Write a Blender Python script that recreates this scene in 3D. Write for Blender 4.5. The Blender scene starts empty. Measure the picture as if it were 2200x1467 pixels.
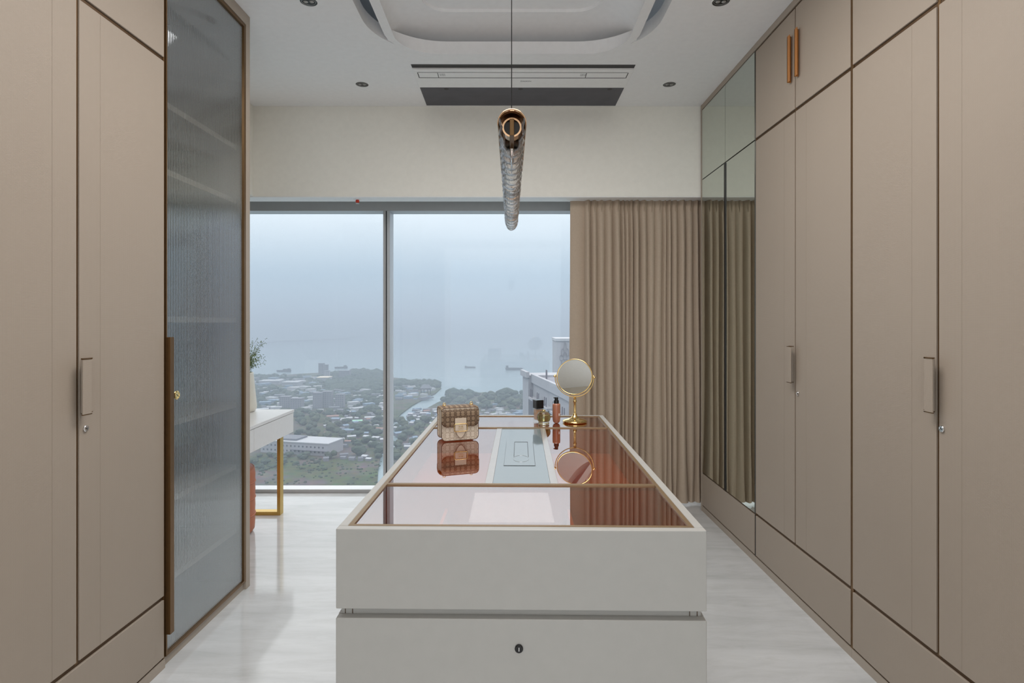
import bpy, bmesh, math, random
from mathutils import Vector, Matrix

random.seed(7)
sc = bpy.context.scene
C = sc.collection
PI = math.pi

# ------------------------------------------------------------------ camera
F_PX, VX, VY = 1240.0, 1098.0, 694.0
CAM_Z = 1.34
cam = bpy.data.cameras.new('camera')
cam.sensor_width = 36.0
cam.lens = F_PX / 2200.0 * 36.0
cam.shift_x = (1100.0 - VX) / 2200.0
cam.shift_y = (VY - 733.5) / 2200.0
cam.clip_start = 0.05
cam.clip_end = 60000
cam_o = bpy.data.objects.new('camera', cam)
C.objects.link(cam_o)
cam_o.location = (0, 0, CAM_Z)
cam_o.rotation_euler = (PI / 2, 0, 0)
sc.camera = cam_o

# ------------------------------------------------------------------ sky, light, exposure
EXPOSURE = 0.50
SKY = 0.855
REAR_FILL_W = 10.0
UP_FILL_W = 8.0
OVERHEAD_FILL_W = 31.0
sc.view_settings.view_transform = 'Standard'
sc.view_settings.look = 'None'
sc.view_settings.exposure = EXPOSURE
sc.view_settings.gamma = 1.0
sc.view_settings.use_curve_mapping = False
sc.cycles.use_denoising = True
sc.cycles.use_adaptive_sampling = True
sc.cycles.adaptive_threshold = 0.02
sc.cycles.max_bounces = 9
sc.cycles.diffuse_bounces = 5
sc.cycles.glossy_bounces = 5
sc.cycles.transmission_bounces = 8
sc.cycles.transparent_max_bounces = 16
sc.cycles.sample_clamp_indirect = 6.0
sc.cycles.caustics_refractive = False

world = bpy.data.worlds.new('overcast_sky')
sc.world = world
world.use_nodes = True
wn, wl = world.node_tree.nodes, world.node_tree.links
wn.clear()
w_out = wn.new('ShaderNodeOutputWorld')
w_bg = wn.new('ShaderNodeBackground')
w_tc = wn.new('ShaderNodeTexCoord')
w_sep = wn.new('ShaderNodeSeparateXYZ')
w_ramp = wn.new('ShaderNodeValToRGB')
w_noise = wn.new('ShaderNodeTexNoise')
w_noise.inputs['Scale'].default_value = 2.2
w_noise.inputs['Detail'].default_value = 3.0
w_add = wn.new('ShaderNodeMath'); w_add.operation = 'MULTIPLY_ADD'
w_add.inputs[1].default_value = 0.05
wl.new(w_tc.outputs['Generated'], w_sep.inputs[0])
wl.new(w_tc.outputs['Generated'], w_noise.inputs['Vector'])
wl.new(w_noise.outputs['Fac'], w_add.inputs[0])
wl.new(w_sep.outputs['Z'], w_add.inputs[2])
wl.new(w_add.outputs[0], w_ramp.inputs[0])
cr = w_ramp.color_ramp
cr.elements[0].position = 0.0
cr.elements[0].color = (0.45, 0.555, 0.635, 1)
cr.elements[1].position = 1.0
cr.elements[1].color = (2.6, 2.6, 2.58, 1)
for p_, c_ in ((0.10, (0.46, 0.585, 0.69)), (0.195, (0.76, 0.85, 0.92)), (0.34, (1.25, 1.32, 1.36)), (0.5, (1.8, 1.84, 1.85)), (0.78, (2.35, 2.37, 2.36))):
    e = cr.elements.new(p_); e.color = (*c_, 1)
wl.new(w_ramp.outputs[0], w_bg.inputs['Color'])
w_bg.inputs['Strength'].default_value = SKY
wl.new(w_bg.outputs[0], w_out.inputs['Surface'])

# added fill lamp behind the camera, evens the interior; no real source there
rl = bpy.data.lights.new('rear_fill', 'AREA')
rl.shape = 'RECTANGLE'; rl.size = 2.5; rl.size_y = 2.6
rl.energy = REAR_FILL_W
rl.color = (1.0, 0.98, 0.95)
rl_o = bpy.data.objects.new('rear_fill', rl)
C.objects.link(rl_o)
rl_o.location = (0.0, -1.52, 1.45)
rl_o.rotation_euler = Vector((0, 1, 0)).to_track_quat('-Z', 'Z').to_euler()

# invented upward fill behind the camera, bounced off the rear ceiling
cl_ = bpy.data.lights.new('rear_up_fill', 'AREA')
cl_.shape = 'RECTANGLE'; cl_.size = 1.6; cl_.size_y = 1.5
cl_.energy = UP_FILL_W
cl_.color = (1.0, 0.97, 0.93)
cl_o = bpy.data.objects.new('rear_up_fill', cl_)
C.objects.link(cl_o)
cl_o.location = (0.0, -0.65, 1.90)
cl_o.rotation_euler = (PI, 0, 0)
# made-up soft fill under the ceiling tray, out of frame, no real fixture
tl_ = bpy.data.lights.new('overhead_fill', 'AREA')
tl_.shape = 'RECTANGLE'; tl_.size = 1.05; tl_.size_y = 1.7
tl_.energy = OVERHEAD_FILL_W
tl_.color = (1.0, 0.985, 0.965)
tl_o = bpy.data.objects.new('overhead_fill', tl_)
C.objects.link(tl_o)
tl_o.location = (0.006, 1.88, 2.895)

# ------------------------------------------------------------------ materials
MATS = {}
def nodes_of(name):
    m = bpy.data.materials.new(name)
    m.use_nodes = True
    return m, m.node_tree.nodes, m.node_tree.links

def mat(name, col, rough=0.5, metal=0.0, noise=0.04, nscale=30.0, bump=0.0, bscale=200.0, spec=0.5, coat=0.0, trans=0.0, ior=1.45, emit=None):
    m, n, l = nodes_of(name)
    b = n['Principled BSDF']
    tc = n.new('ShaderNodeTexCoord')
    nz = n.new('ShaderNodeTexNoise'); nz.inputs['Scale'].default_value = nscale; nz.inputs['Detail'].default_value = 3
    l.new(tc.outputs['Object'], nz.inputs['Vector'])
    mx = n.new('ShaderNodeMix'); mx.data_type = 'RGBA'
    mx.inputs['A'].default_value = (*[max(0, c * (1 - noise)) for c in col], 1)
    mx.inputs['B'].default_value = (*[min(1, c * (1 + noise)) for c in col], 1)
    l.new(nz.outputs['Fac'], mx.inputs['Factor'])
    l.new(mx.outputs['Result'], b.inputs['Base Color'])
    b.inputs['Roughness'].default_value = rough
    b.inputs['Metallic'].default_value = metal
    b.inputs['Specular IOR Level'].default_value = spec
    b.inputs['IOR'].default_value = ior
    b.inputs['Coat Weight'].default_value = coat
    b.inputs['Transmission Weight'].default_value = trans
    if emit:
        b.inputs['Emission Color'].default_value = (*emit[0], 1)
        b.inputs['Emission Strength'].default_value = emit[1]
    if bump:
        nb = n.new('ShaderNodeTexNoise'); nb.inputs['Scale'].default_value = bscale; nb.inputs['Detail'].default_value = 2
        l.new(tc.outputs['Object'], nb.inputs['Vector'])
        bp = n.new('ShaderNodeBump'); bp.inputs['Strength'].default_value = bump; bp.inputs['Distance'].default_value = 0.01
        l.new(nb.outputs['Fac'], bp.inputs['Height'])
        l.new(bp.outputs['Normal'], b.inputs['Normal'])
    MATS[name] = m
    return m

def m_weave(name, col):
    """embossed woven leatherette: fine diamond weave in y/z of the object"""
    m, n, l = nodes_of(name)
    b = n['Principled BSDF']
    tc = n.new('ShaderNodeTexCoord'); sp = n.new('ShaderNodeSeparateXYZ')
    l.new(tc.outputs['Object'], sp.inputs[0])
    def wave(expr_sign):
        a = n.new('ShaderNodeMath'); a.operation = 'MULTIPLY_ADD'
        a.inputs[1].default_value = expr_sign
        l.new(sp.outputs['Y'], a.inputs[0]); l.new(sp.outputs['Z'], a.inputs[2])
        k = n.new('ShaderNodeMath'); k.operation = 'MULTIPLY'; k.inputs[1].default_value = 2 * PI / 0.0062
        l.new(a.outputs[0], k.inputs[0])
        s = n.new('ShaderNodeMath'); s.operation = 'SINE'; l.new(k.outputs[0], s.inputs[0])
        return s
    s1, s2 = wave(1.0), wave(-1.0)
    p = n.new('ShaderNodeMath'); p.operation = 'MULTIPLY'
    l.new(s1.outputs[0], p.inputs[0]); l.new(s2.outputs[0], p.inputs[1])
    mr = n.new('ShaderNodeMapRange'); mr.inputs['From Min'].default_value = -1; mr.inputs['From Max'].default_value = 1
    l.new(p.outputs[0], mr.inputs['Value'])
    nz = n.new('ShaderNodeTexNoise'); nz.inputs['Scale'].default_value = 2.5; nz.inputs['Detail'].default_value = 4
    l.new(tc.outputs['Object'], nz.inputs['Vector'])
    mx = n.new('ShaderNodeMix'); mx.data_type = 'RGBA'
    mx.inputs['A'].default_value = (*[c * 0.97 for c in col], 1); mx.inputs['B'].default_value = (*[c * 1.03 for c in col], 1)
    l.new(nz.outputs['Fac'], mx.inputs['Factor'])
    mx2 = n.new('ShaderNodeMix'); mx2.data_type = 'RGBA'; mx2.blend_type = 'MULTIPLY'
    mx2.inputs['Factor'].default_value = 1.0
    g = n.new('ShaderNodeMapRange'); g.inputs['To Min'].default_value = 0.94; g.inputs['To Max'].default_value = 1.03
    l.new(mr.outputs['Result'], g.inputs['Value'])
    l.new(mx.outputs['Result'], mx2.inputs['A']); l.new(g.outputs['Result'], mx2.inputs['B'])
    l.new(mx2.outputs['Result'], b.inputs['Base Color'])
    bp = n.new('ShaderNodeBump'); bp.inputs['Strength'].default_value = 0.18; bp.inputs['Distance'].default_value = 0.0012
    l.new(mr.outputs['Result'], bp.inputs['Height']); l.new(bp.outputs['Normal'], b.inputs['Normal'])
    b.inputs['Roughness'].default_value = 0.55
    b.inputs['Specular IOR Level'].default_value = 0.35
    MATS[name] = m
    return m

def m_marble(name):
    m, n, l = nodes_of(name)
    b = n['Principled BSDF']
    tc = n.new('ShaderNodeTexCoord'); mp = n.new('ShaderNodeMapping')
    mp.inputs['Scale'].default_value = (0.55, 2.6, 1); mp.inputs['Rotation'].default_value = (0, 0, 0.12)
    l.new(tc.outputs['Object'], mp.inputs['Vector'])
    n1 = n.new('ShaderNodeTexNoise'); n1.inputs['Scale'].default_value = 1.6; n1.inputs['Detail'].default_value = 8; n1.inputs['Roughness'].default_value = 0.62; n1.inputs['Distortion'].default_value = 1.1
    n2 = n.new('ShaderNodeTexNoise'); n2.inputs['Scale'].default_value = 7; n2.inputs['Detail'].default_value = 10; n2.inputs['Roughness'].default_value = 0.7; n2.inputs['Distortion'].default_value = 0.6
    l.new(mp.outputs[0], n1.inputs['Vector']); l.new(mp.outputs[0], n2.inputs['Vector'])
    r1 = n.new('ShaderNodeValToRGB')
    r1.color_ramp.elements[0].position = 0.30; r1.color_ramp.elements[0].color = (0.515, 0.522, 0.526, 1)
    r1.color_ramp.elements[1].position = 0.62; r1.color_ramp.elements[1].color = (0.63, 0.637, 0.645, 1)
    l.new(n1.outputs['Fac'], r1.inputs[0])
    r2 = n.new('ShaderNodeValToRGB')
    r2.color_ramp.elements[0].position = 0.34; r2.color_ramp.elements[0].color = (0.90, 0.90, 0.89, 1)
    r2.color_ramp.elements[1].position = 0.56; r2.color_ramp.elements[1].color = (1, 1, 1, 1)
    l.new(n2.outputs['Fac'], r2.inputs[0])
    mx = n.new('ShaderNodeMix'); mx.data_type = 'RGBA'; mx.blend_type = 'MULTIPLY'; mx.inputs['Factor'].default_value = 1
    l.new(r1.outputs[0], mx.inputs['A']); l.new(r2.outputs[0], mx.inputs['B'])
    l.new(mx.outputs['Result'], b.inputs['Base Color'])
    b.inputs['Roughness'].default_value = 0.09
    b.inputs['Specular IOR Level'].default_value = 0.5
    MATS[name] = m
    return m

def m_pane(name, tint=(0.97, 0.985, 0.99), refl=(1, 1, 1), ior=1.5, rough=0.0, veil=0.0, veilcol=(0.6, 0.65, 0.68)):
    """sheet glass: Fresnel reflection over straight transmission"""
    m, n, l = nodes_of(name)
    n.remove(n['Principled BSDF'])
    out = n['Material Output']
    lw = n.new('ShaderNodeLayerWeight'); lw.inputs['Blend'].default_value = 0.5
    pw = n.new('ShaderNodeMath'); pw.operation = 'POWER'; pw.inputs[1].default_value = 5.0
    l.new(lw.outputs['Facing'], pw.inputs[0])
    f0 = ((ior - 1) / (ior + 1)) ** 2
    fr = n.new('ShaderNodeMath'); fr.operation = 'MULTIPLY_ADD'; fr.inputs[1].default_value = 1 - f0; fr.inputs[2].default_value = f0
    l.new(pw.outputs[0], fr.inputs[0])
    gl = n.new('ShaderNodeBsdfGlossy'); gl.inputs['Roughness'].default_value = rough; gl.inputs['Color'].default_value = (*refl, 1)
    tr = n.new('ShaderNodeBsdfTransparent'); tr.inputs['Color'].default_value = (*tint, 1)
    mx = n.new('ShaderNodeMixShader')
    l.new(fr.outputs[0], mx.inputs['Fac'])
    src = tr
    if veil:
        tl = n.new('ShaderNodeBsdfTranslucent'); tl.inputs['Color'].default_value = (*veilcol, 1)
        mv = n.new('ShaderNodeMixShader'); mv.inputs['Fac'].default_value = veil
        l.new(tr.outputs[0], mv.inputs[1]); l.new(tl.outputs[0], mv.inputs[2])
        src = mv
    l.new(src.outputs[0], mx.inputs[1]); l.new(gl.outputs[0], mx.inputs[2])
    l.new(mx.outputs[0], out.inputs['Surface'])
    MATS[name] = m
    return m

def m_monogram(name, base, mark, fill):
    """woven canvas printed with rows of paired oval C marks (object x / z)"""
    m, n, l = nodes_of(name)
    b = n['Principled BSDF']
    tc = n.new('ShaderNodeTexCoord'); sp = n.new('ShaderNodeSeparateXYZ')
    l.new(tc.outputs['Object'], sp.inputs[0])
    def M(op, a, bb=None, cc=None):
        k = n.new('ShaderNodeMath'); k.operation = op
        for i, v in enumerate((a, bb, cc)):
            if v is None: continue
            if isinstance(v, (int, float)): k.inputs[i].default_value = v
            else: l.new(v, k.inputs[i])
        return k.outputs[0]
    P = 0.0400                                    # repeat
    fx = M('PINGPONG', M('ADD', sp.outputs['X'], 1.0), P / 2)      # mirrored: 0..P/2
    zz = M('ADD', sp.outputs['Z'], 1.0)
    fz = M('PINGPONG', zz, P / 2)
    def ring(cx, cz, rx, rz, w):
        dx = M('DIVIDE', M('SUBTRACT', fx, cx), rx); dz = M('DIVIDE', M('SUBTRACT', fz, cz), rz)
        d = M('SQRT', M('ADD', M('MULTIPLY', dx, dx), M('MULTIPLY', dz, dz)))
        return M('LESS_THAN', M('ABSOLUTE', M('SUBTRACT', d, 1.0)), w)
    def blob(cx, cz, rx, rz):
        dx = M('DIVIDE', M('SUBTRACT', fx, cx), rx); dz = M('DIVIDE', M('SUBTRACT', fz, cz), rz)
        return M('LESS_THAN', M('ADD', M('MULTIPLY', dx, dx), M('MULTIPLY', dz, dz)), 1.0)
    r1 = ring(0.0091, 0.0003, 0.0075, 0.0088, 0.14)
    r2 = ring(0.0088, 0.0157, 0.0085, 0.0059, 0.16)
    f1 = blob(0.0091, 0.0003, 0.0070, 0.0081)
    f2 = blob(0.0088, 0.0157, 0.0078, 0.0053)
    lines = M('MAXIMUM', r1, r2); fills = M('MAXIMUM', f1, f2)
    mx = n.new('ShaderNodeMix'); mx.data_type = 'RGBA'
    mx.inputs['A'].default_value = (*base, 1); mx.inputs['B'].default_value = (*fill, 1)
    l.new(fills, mx.inputs['Factor'])
    mx2 = n.new('ShaderNodeMix'); mx2.data_type = 'RGBA'
    l.new(mx.outputs['Result'], mx2.inputs['A']); mx2.inputs['B'].default_value = (*mark, 1)
    l.new(lines, mx2.inputs['Factor'])
    l.new(mx2.outputs['Result'], b.inputs['Base Color'])
    b.inputs['Roughness'].default_value = 0.5
    MATS[name] = m
    return m

BEIGE = (0.375, 0.312, 0.254)
weave = m_weave('woven_leatherette', BEIGE)
beige = mat('beige_laminate', (0.40, 0.338, 0.278), 0.5)
bronze = mat('bronze_trim', (0.17, 0.095, 0.04), 0.38, 0.75, 0.1)
bronze_dk = mat('dark_bronze_profile', (0.10, 0.055, 0.025), 0.45, 0.5, 0.1)
seam_m = mat('stitched_seam', (0.335, 0.278, 0.225), 0.6)
tan_edge = mat('tan_leather_handle', (0.43, 0.165, 0.035), 0.42, 0.0, 0.08)
island_m = mat('ivory_lacquer', (0.445, 0.434, 0.412), 0.38)
island_in = mat('velvet_lining', (0.42, 0.235, 0.125), 0.8, 0, 0.12, 60)
gold = mat('brushed_gold', (0.60, 0.41, 0.12), 0.38, 0.75, 0.06)
gold_br = mat('polished_gold', (0.86, 0.62, 0.27), 0.10, 1.0, 0.03)
rose = mat('rose_gold', (0.72, 0.48, 0.30), 0.14, 1.0, 0.03)
isl_gold = mat('antique_gold_trim', (0.33, 0.23, 0.135), 0.42, 0.7, 0.08)
chrome = mat('chrome', (0.75, 0.75, 0.75), 0.12, 1.0, 0.02)
black_m = mat('black_plastic_and_shade', (0.012, 0.012, 0.013), 0.35)
black_gloss = mat('black_gloss', (0.008, 0.008, 0.009), 0.12)
dkgrey = mat('dark_grey_grille', (0.12, 0.12, 0.135), 0.5, 0, 0.2, 8)
white_p = mat('white_paint', (0.88, 0.88, 0.88), 0.7)
ceil_m = mat('ceiling_paint', (0.89, 0.89, 0.90), 0.85)
cream_m = mat('cream_paint', (0.87, 0.85, 0.79), 0.8)
wall_m = mat('warm_white_paint', (0.74, 0.69, 0.62), 0.8)
alu = mat('grey_window_frame', (0.50, 0.50, 0.51), 0.35, 0.3, 0.04)
alu_lt = mat('light_grey_frame', (0.55, 0.57, 0.60), 0.4, 0.2, 0.04)
stone_sill = mat('white_stone_sill', (0.74, 0.75, 0.76), 0.2)
marble = m_marble('white_marble')
mirror_m = mat('grey_mirror', (0.60, 0.64, 0.585), 0.0, 1.0, 0.0)
mirror_cl = mat('clear_mirror', (0.86, 0.88, 0.86), 0.0, 1.0, 0.0)
curtain_m = mat('brown_curtain_fabric', (0.47, 0.375, 0.29), 0.75, 0, 0.08, 90, 0.05, 400)
pane_m = m_pane('window_glass', (0.97, 0.985, 0.99), ior=1.45)
bronze_glass = m_pane('bronze_glass', (0.86, 0.43, 0.16), (0.97, 0.93, 0.92), ior=3.6)
flute_m = m_pane('fluted_glass', (0.72, 0.75, 0.76), (0.92, 0.97, 1.0), ior=4.2, rough=0.03, veil=0.3, veilcol=(0.7, 0.72, 0.72))
bottle_pane = m_pane('clear_bottle_glass', (0.95, 0.95, 0.93), ior=1.5)
ctr_panel = mat('blue_grey_lacquer', (0.20, 0.245, 0.265), 0.06, 0, 0.02, spec=0.6)
strip_m = mat('grey_lacquer_strip', (0.40, 0.38, 0.36), 0.15, 0.2)
desk_m = mat('white_lacquer', (0.78, 0.77, 0.765), 0.3)
tan_m = mat('tan_leather', (0.43, 0.135, 0.06), 0.5, 0, 0.12, 25, 0.1, 250)
vase_m = mat('cream_ceramic', (0.74, 0.71, 0.63), 0.35)
leaf_m = mat('sprig_leaf', (0.20, 0.27, 0.13), 0.6, 0, 0.5, 40)
stem_m = mat('sprig_stem', (0.16, 0.19, 0.08), 0.7)
glass_m = mat('ripple_glass', (1.0, 1.0, 1.0), 0.04, 0, 0.0, trans=0.82, ior=1.42)
clear_m = mat('bottle_glass', (0.97, 0.95, 0.88), 0.02, 0, 0.0, trans=1.0, ior=1.4)
yellow_liq = mat('yellow_perfume', (0.88, 0.82, 0.42), 0.05, 0, 0.0, trans=0.75, ior=1.33)
found_liq = mat('beige_foundation', (0.62, 0.40, 0.27), 0.25)
terra = mat('terracotta_bottle', (0.42, 0.165, 0.10), 0.22, 0, 0.03, coat=0.5)
bag_lt = m_monogram('light_monogram_canvas', (0.64, 0.56, 0.45), (0.52, 0.43, 0.33), (0.74, 0.66, 0.55))
bag_dk = m_monogram('brown_monogram_canvas', (0.17, 0.108, 0.064), (0.10, 0.06, 0.035), (0.29, 0.205, 0.13))
bag_lea = mat('cream_leather', (0.72, 0.62, 0.50), 0.45, 0, 0.04, 50)
bag_pipe = mat('brown_piping', (0.11, 0.055, 0.03), 0.5)
red_m = mat('red_bulb', (0.65, 0.06, 0.03), 0.25)
lens_m = mat('lamp_lens', (0.34, 0.34, 0.33), 0.2, 0.3)
tray_grey = mat('grey_dish', (0.33, 0.36, 0.40), 0.4)
# outside
sea_m = mat('hazy_sea', (0.20, 0.27, 0.30), 0.22, 0, 0.1, 0.002, 0.25, 0.03)
land_m = None
tree_m = mat('tree_canopy', (0.030, 0.048, 0.030), 0.9, 0, 0.55, 0.12)
tree2_m = mat('light_tree_canopy', (0.050, 0.066, 0.036), 0.9, 0, 0.5, 0.12)
conc_w = mat('white_concrete', (0.30, 0.305, 0.335), 0.8, 0, 0.06, 0.4)
conc_g = mat('grey_concrete', (0.17, 0.17, 0.20), 0.85, 0, 0.12, 0.2)
win_dk = mat('dark_window', (0.06, 0.065, 0.08), 0.2)
roof_w = mat('white_sheet_roof', (0.36, 0.37, 0.40), 0.6, 0, 0.1, 0.3)
roof_b = mat('blue_sheet_roof', (0.15, 0.21, 0.29), 0.6, 0, 0.1, 0.3)
roof_r = mat('red_sheet_roof', (0.22, 0.12, 0.10), 0.6, 0, 0.1, 0.3)
roof_g = mat('green_sheet_roof', (0.26, 0.50, 0.36), 0.6, 0, 0.1, 0.3)
roof_k = mat('grey_sheet_roof', (0.13, 0.135, 0.16), 0.7, 0, 0.2, 0.3)
ship_m = mat('ship_hull', (0.03, 0.03, 0.035), 0.6)
bridge_m = mat('bridge_concrete', (0.27, 0.28, 0.30), 0.8)
emblem_m = mat('grey_emblem', (0.24, 0.24, 0.27), 0.6)

# ------------------------------------------------------------------ mesh helpers
def obj(name, bm, m, parent=None, loc=None, smooth=False):
    me = bpy.data.meshes.new(name)
    bmesh.ops.recalc_face_normals(bm, faces=bm.faces)
    bm.to_mesh(me); bm.free()
    if smooth:
        for p in me.polygons: p.use_smooth = True
    o = bpy.data.objects.new(name, me)
    if m is not None: me.materials.append(m)
    C.objects.link(o)
    if parent: o.parent = parent
    if loc: o.location = loc
    return o

def smooth_by_angle(o, deg=35):
    me = o.data
    for p in me.polygons: p.use_smooth = True
    bm = bmesh.new(); bm.from_mesh(me)
    for ed in bm.edges:
        if len(ed.link_faces) == 2 and ed.calc_face_angle(0) > math.radians(deg): ed.smooth = False
    bm.to_mesh(me); bm.free()
    return o

def empty(name, loc=(0, 0, 0), rz=0.0):
    o = bpy.data.objects.new(name, None)
    o.empty_display_size = 0.1
    C.objects.link(o); o.location = loc; o.rotation_euler = (0, 0, rz)
    return o

def tag(o, label=None, cat=None, group=None, kind=None):
    if label: o['label'] = label
    if cat: o['category'] = cat
    if group: o['group'] = group
    if kind: o['kind'] = kind
    return o

def bx(bm, x0, x1, y0, y1, z0, z1, bev=0.0, seg=1):
    v = [bm.verts.new((x, y, z)) for x in (x0, x1) for y in (y0, y1) for z in (z0, z1)]
    fs = [(0, 1, 3, 2), (4, 6, 7, 5), (0, 4, 5, 1), (2, 3, 7, 6), (0, 2, 6, 4), (1, 5, 7, 3)]
    faces = [bm.faces.new([v[i] for i in f]) for f in fs]
    if bev:
        eds = set()
        for f in faces: eds.update(f.edges)
        bmesh.ops.bevel(bm, geom=list(eds), offset=bev, segments=seg, affect='EDGES', profile=0.5)
    return bm

def box(name, x0, x1, y0, y1, z0, z1, m, parent=None, bev=0.0, seg=1):
    return obj(name, bx(bmesh.new(), x0, x1, y0, y1, z0, z1, bev, seg), m, parent)

def lathe(bm, prof, n=32, cx=0, cy=0, cz=0, caps=True):
    rings = []
    for r, z in prof:
        rings.append([bm.verts.new((cx + r * math.cos(2 * PI * i / n), cy + r * math.sin(2 * PI * i / n), cz + z)) for i in range(n)])
    for a, b in zip(rings, rings[1:]):
        for i in range(n):
            bm.faces.new((a[i], a[(i + 1) % n], b[(i + 1) % n], b[i]))
    if caps:
        if prof[0][0] > 1e-5: bm.faces.new(list(reversed(rings[0])))
        if prof[-1][0] > 1e-5: bm.faces.new(rings[-1])
    return bm

def tube(bm, pts, r, n=10, closed=False):
    pts = [Vector(p) for p in pts]
    N = len(pts); rings = []
    up = Vector((0, 0, 1))
    prev = None
    for i, p in enumerate(pts):
        if closed: t = pts[(i + 1) % N] - pts[i - 1]
        else: t = pts[min(i + 1, N - 1)] - pts[max(i - 1, 0)]
        t.normalize()
        if prev is None:
            u = t.cross(up)
            if u.length < 1e-4: u = t.cross(Vector((1, 0, 0)))
        else:
            u = prev - t * prev.dot(t)
        u.normalize(); prev = u
        w = t.cross(u)
        rr = r[i] if isinstance(r, (list, tuple)) else r
        rings.append([bm.verts.new(p + (u * math.cos(2 * PI * k / n) + w * math.sin(2 * PI * k / n)) * rr) for k in range(n)])
    M = N if closed else N - 1
    for i in range(M):
        a, b = rings[i], rings[(i + 1) % N]
        for k in range(n):
            bm.faces.new((a[k], a[(k + 1) % n], b[(k + 1) % n], b[k]))
    if not closed:
        bm.faces.new(list(reversed(rings[0]))); bm.faces.new(rings[-1])
    return bm

def torus_pts(c, a, b, ra, rb=None, n=40, t0=0, t1=2 * PI):
    rb = rb or ra
    c, a, b = Vector(c), Vector(a).normalized(), Vector(b).normalized()
    full = abs(t1 - t0 - 2 * PI) < 1e-6
    return [c + a * ra * math.cos(t0 + (t1 - t0) * i / (n if full else n - 1)) + b * rb * math.sin(t0 + (t1 - t0) * i / (n if full else n - 1)) for i in range(n)]

def rrect(cx, hw, y0, y1, R, seg=14):
    """rounded rectangle loop (counter-clockwise)"""
    pts = []
    for (sx, yy, a0) in ((1, y1 - R, 0), (-1, y1 - R, PI / 2), (-1, y0 + R, PI), (1, y0 + R, 1.5 * PI)):
        for i in range(seg + 1):
            a = a0 + PI / 2 * i / seg
            pts.append((cx + sx * (hw - R) + R * math.cos(a), yy + R * math.sin(a)))
    return pts

def text_mesh(name, txt, size, m, parent, extrude=0.0002, loc=(0, 0, 0), rot=(0, 0, 0)):
    cu = bpy.data.curves.new(name, 'FONT')
    cu.body = txt; cu.size = size; cu.extrude = extrude; cu.align_x = 'CENTER'; cu.align_y = 'CENTER'
    t = bpy.data.objects.new(name, cu); C.objects.link(t)
    bpy.context.view_layer.update()
    dg = bpy.context.evaluated_depsgraph_get()
    me = bpy.data.meshes.new_from_object(t.evaluated_get(dg))
    bpy.data.objects.remove(t); bpy.data.curves.remove(cu)
    me.materials.clear(); me.materials.append(m)
    o = bpy.data.objects.new(name, me); C.objects.link(o)
    o.parent = parent; o.location = loc; o.rotation_euler = rot
    return o

def px(x, y, Y):
    """point seen at photo pixel (x, y) at depth Y"""
    return Vector(((x - VX) * Y / F_PX, Y, CAM_Z - (y - VY) * Y / F_PX))

# ------------------------------------------------------------------ room shell
ZC = 2.90          # ceiling height
RX = 1.363         # right wardrobe face
WY = 4.67          # window glass plane
fl = box('floor', -2.75, 2.15, -1.7, 4.60, -0.12, 0.0, marble); tag(fl, 'polished white marble floor with soft grey veining', 'floor', kind='structure')

# ceiling with a rounded opening for the tray
CX = 0.006
hole = rrect(CX, 0.772, 0.50, 3.352, 0.40)
bm = bmesh.new()
def loop(bm, pts, z):
    vs = [bm.verts.new((x, y, z)) for x, y in pts]
    return vs, [bm.edges.new((vs[i], vs[(i + 1) % len(vs)])) for i in range(len(vs))]
vo, eo = loop(bm, [(-2.75, -1.7), (2.15, -1.7), (2.15, 4.70), (-2.75, 4.70)], ZC)
vi, ei = loop(bm, hole, ZC)
bmesh.ops.triangle_fill(bm, use_beauty=True, edges=eo + ei)
up = [bm.verts.new((v.co.x, v.co.y, ZC + 0.075)) for v in vi]
for i in range(len(vi)):
    j = (i + 1) % len(vi)
    bm.faces.new((vi[i], vi[j], up[j], up[i]))
cl = obj('ceiling', bm, ceil_m); tag(cl, 'flat white ceiling around a rounded tray recess', 'ceiling', kind='structure')
box('void', -2.75, 2.15, -1.7, 4.70, 3.22, 3.26, ceil_m, cl)
# ring with coved dome inside the opening
bm = bmesh.new()
prof = [(0.692, 3.354, 0.25, ZC + 0.07), (0.692, 3.354, 0.25, ZC - 0.0004), (0.643, 3.342, 0.215, ZC - 0.0004)]
prof += [(0.643, 3.342, 0.215, ZC + 0.004), (0.688, 3.520, 0.25, ZC + 0.006)]
for k in range(1, 10):
    a = PI / 2 * k / 9
    f = 1 - math.cos(a)
    prof.append((0.688 - f * 0.205, 3.520 - f * 0.327, 0.25 - 0.115 * f, ZC + 0.006 + 0.154 * math.sin(a)))
prof.append((0.483, 3.193, 0.135, ZC + 0.178))
rings = []
for hw, y1, R, z in prof:
    y0 = 0.49 + (3.365 - y1)
    rings.append([bm.verts.new((x, y, z)) for x, y in rrect(CX, hw, y0, y1, R)])
for a, b in zip(rings, rings[1:]):
    for i in range(len(a)):
        j = (i + 1) % len(a)
        bm.faces.new((a[i], a[j], b[j], b[i]))
bm.faces.new(rings[-1])
tr = obj('trim_1', bm, ceil_m, smooth=False); smooth_by_angle(tr, 30)
tag(tr, 'white rounded ring and coved tray set in the ceiling', 'ceiling tray', kind='structure')

# walls
w = box('wall_right', 1.98, 2.15, -1.7, 4.70, 0, ZC, wall_m); tag(w, 'plain wall behind the right wardrobes', 'wall', kind='structure')
w = box('wall_left', -2.75, -2.62, -1.7, 4.70, 0, ZC, wall_m); tag(w, 'plain wall of the desk nook', 'wall', kind='structure')
bm = bmesh.new()
bx(bm, -2.75, -1.15, -1.72, -1.6, 0, ZC); bx(bm, 1.15, 2.15, -1.72, -1.6, 0, ZC); bx(bm, -1.15, 1.15, -1.72, -1.6, 2.55, ZC)
w = obj('wall_rear', bm, wall_m); tag(w, 'wall behind the camera with a wide opening added for light', 'wall', kind='structure')  # unseen wall; its opening is made up to go with the rear fill
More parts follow.
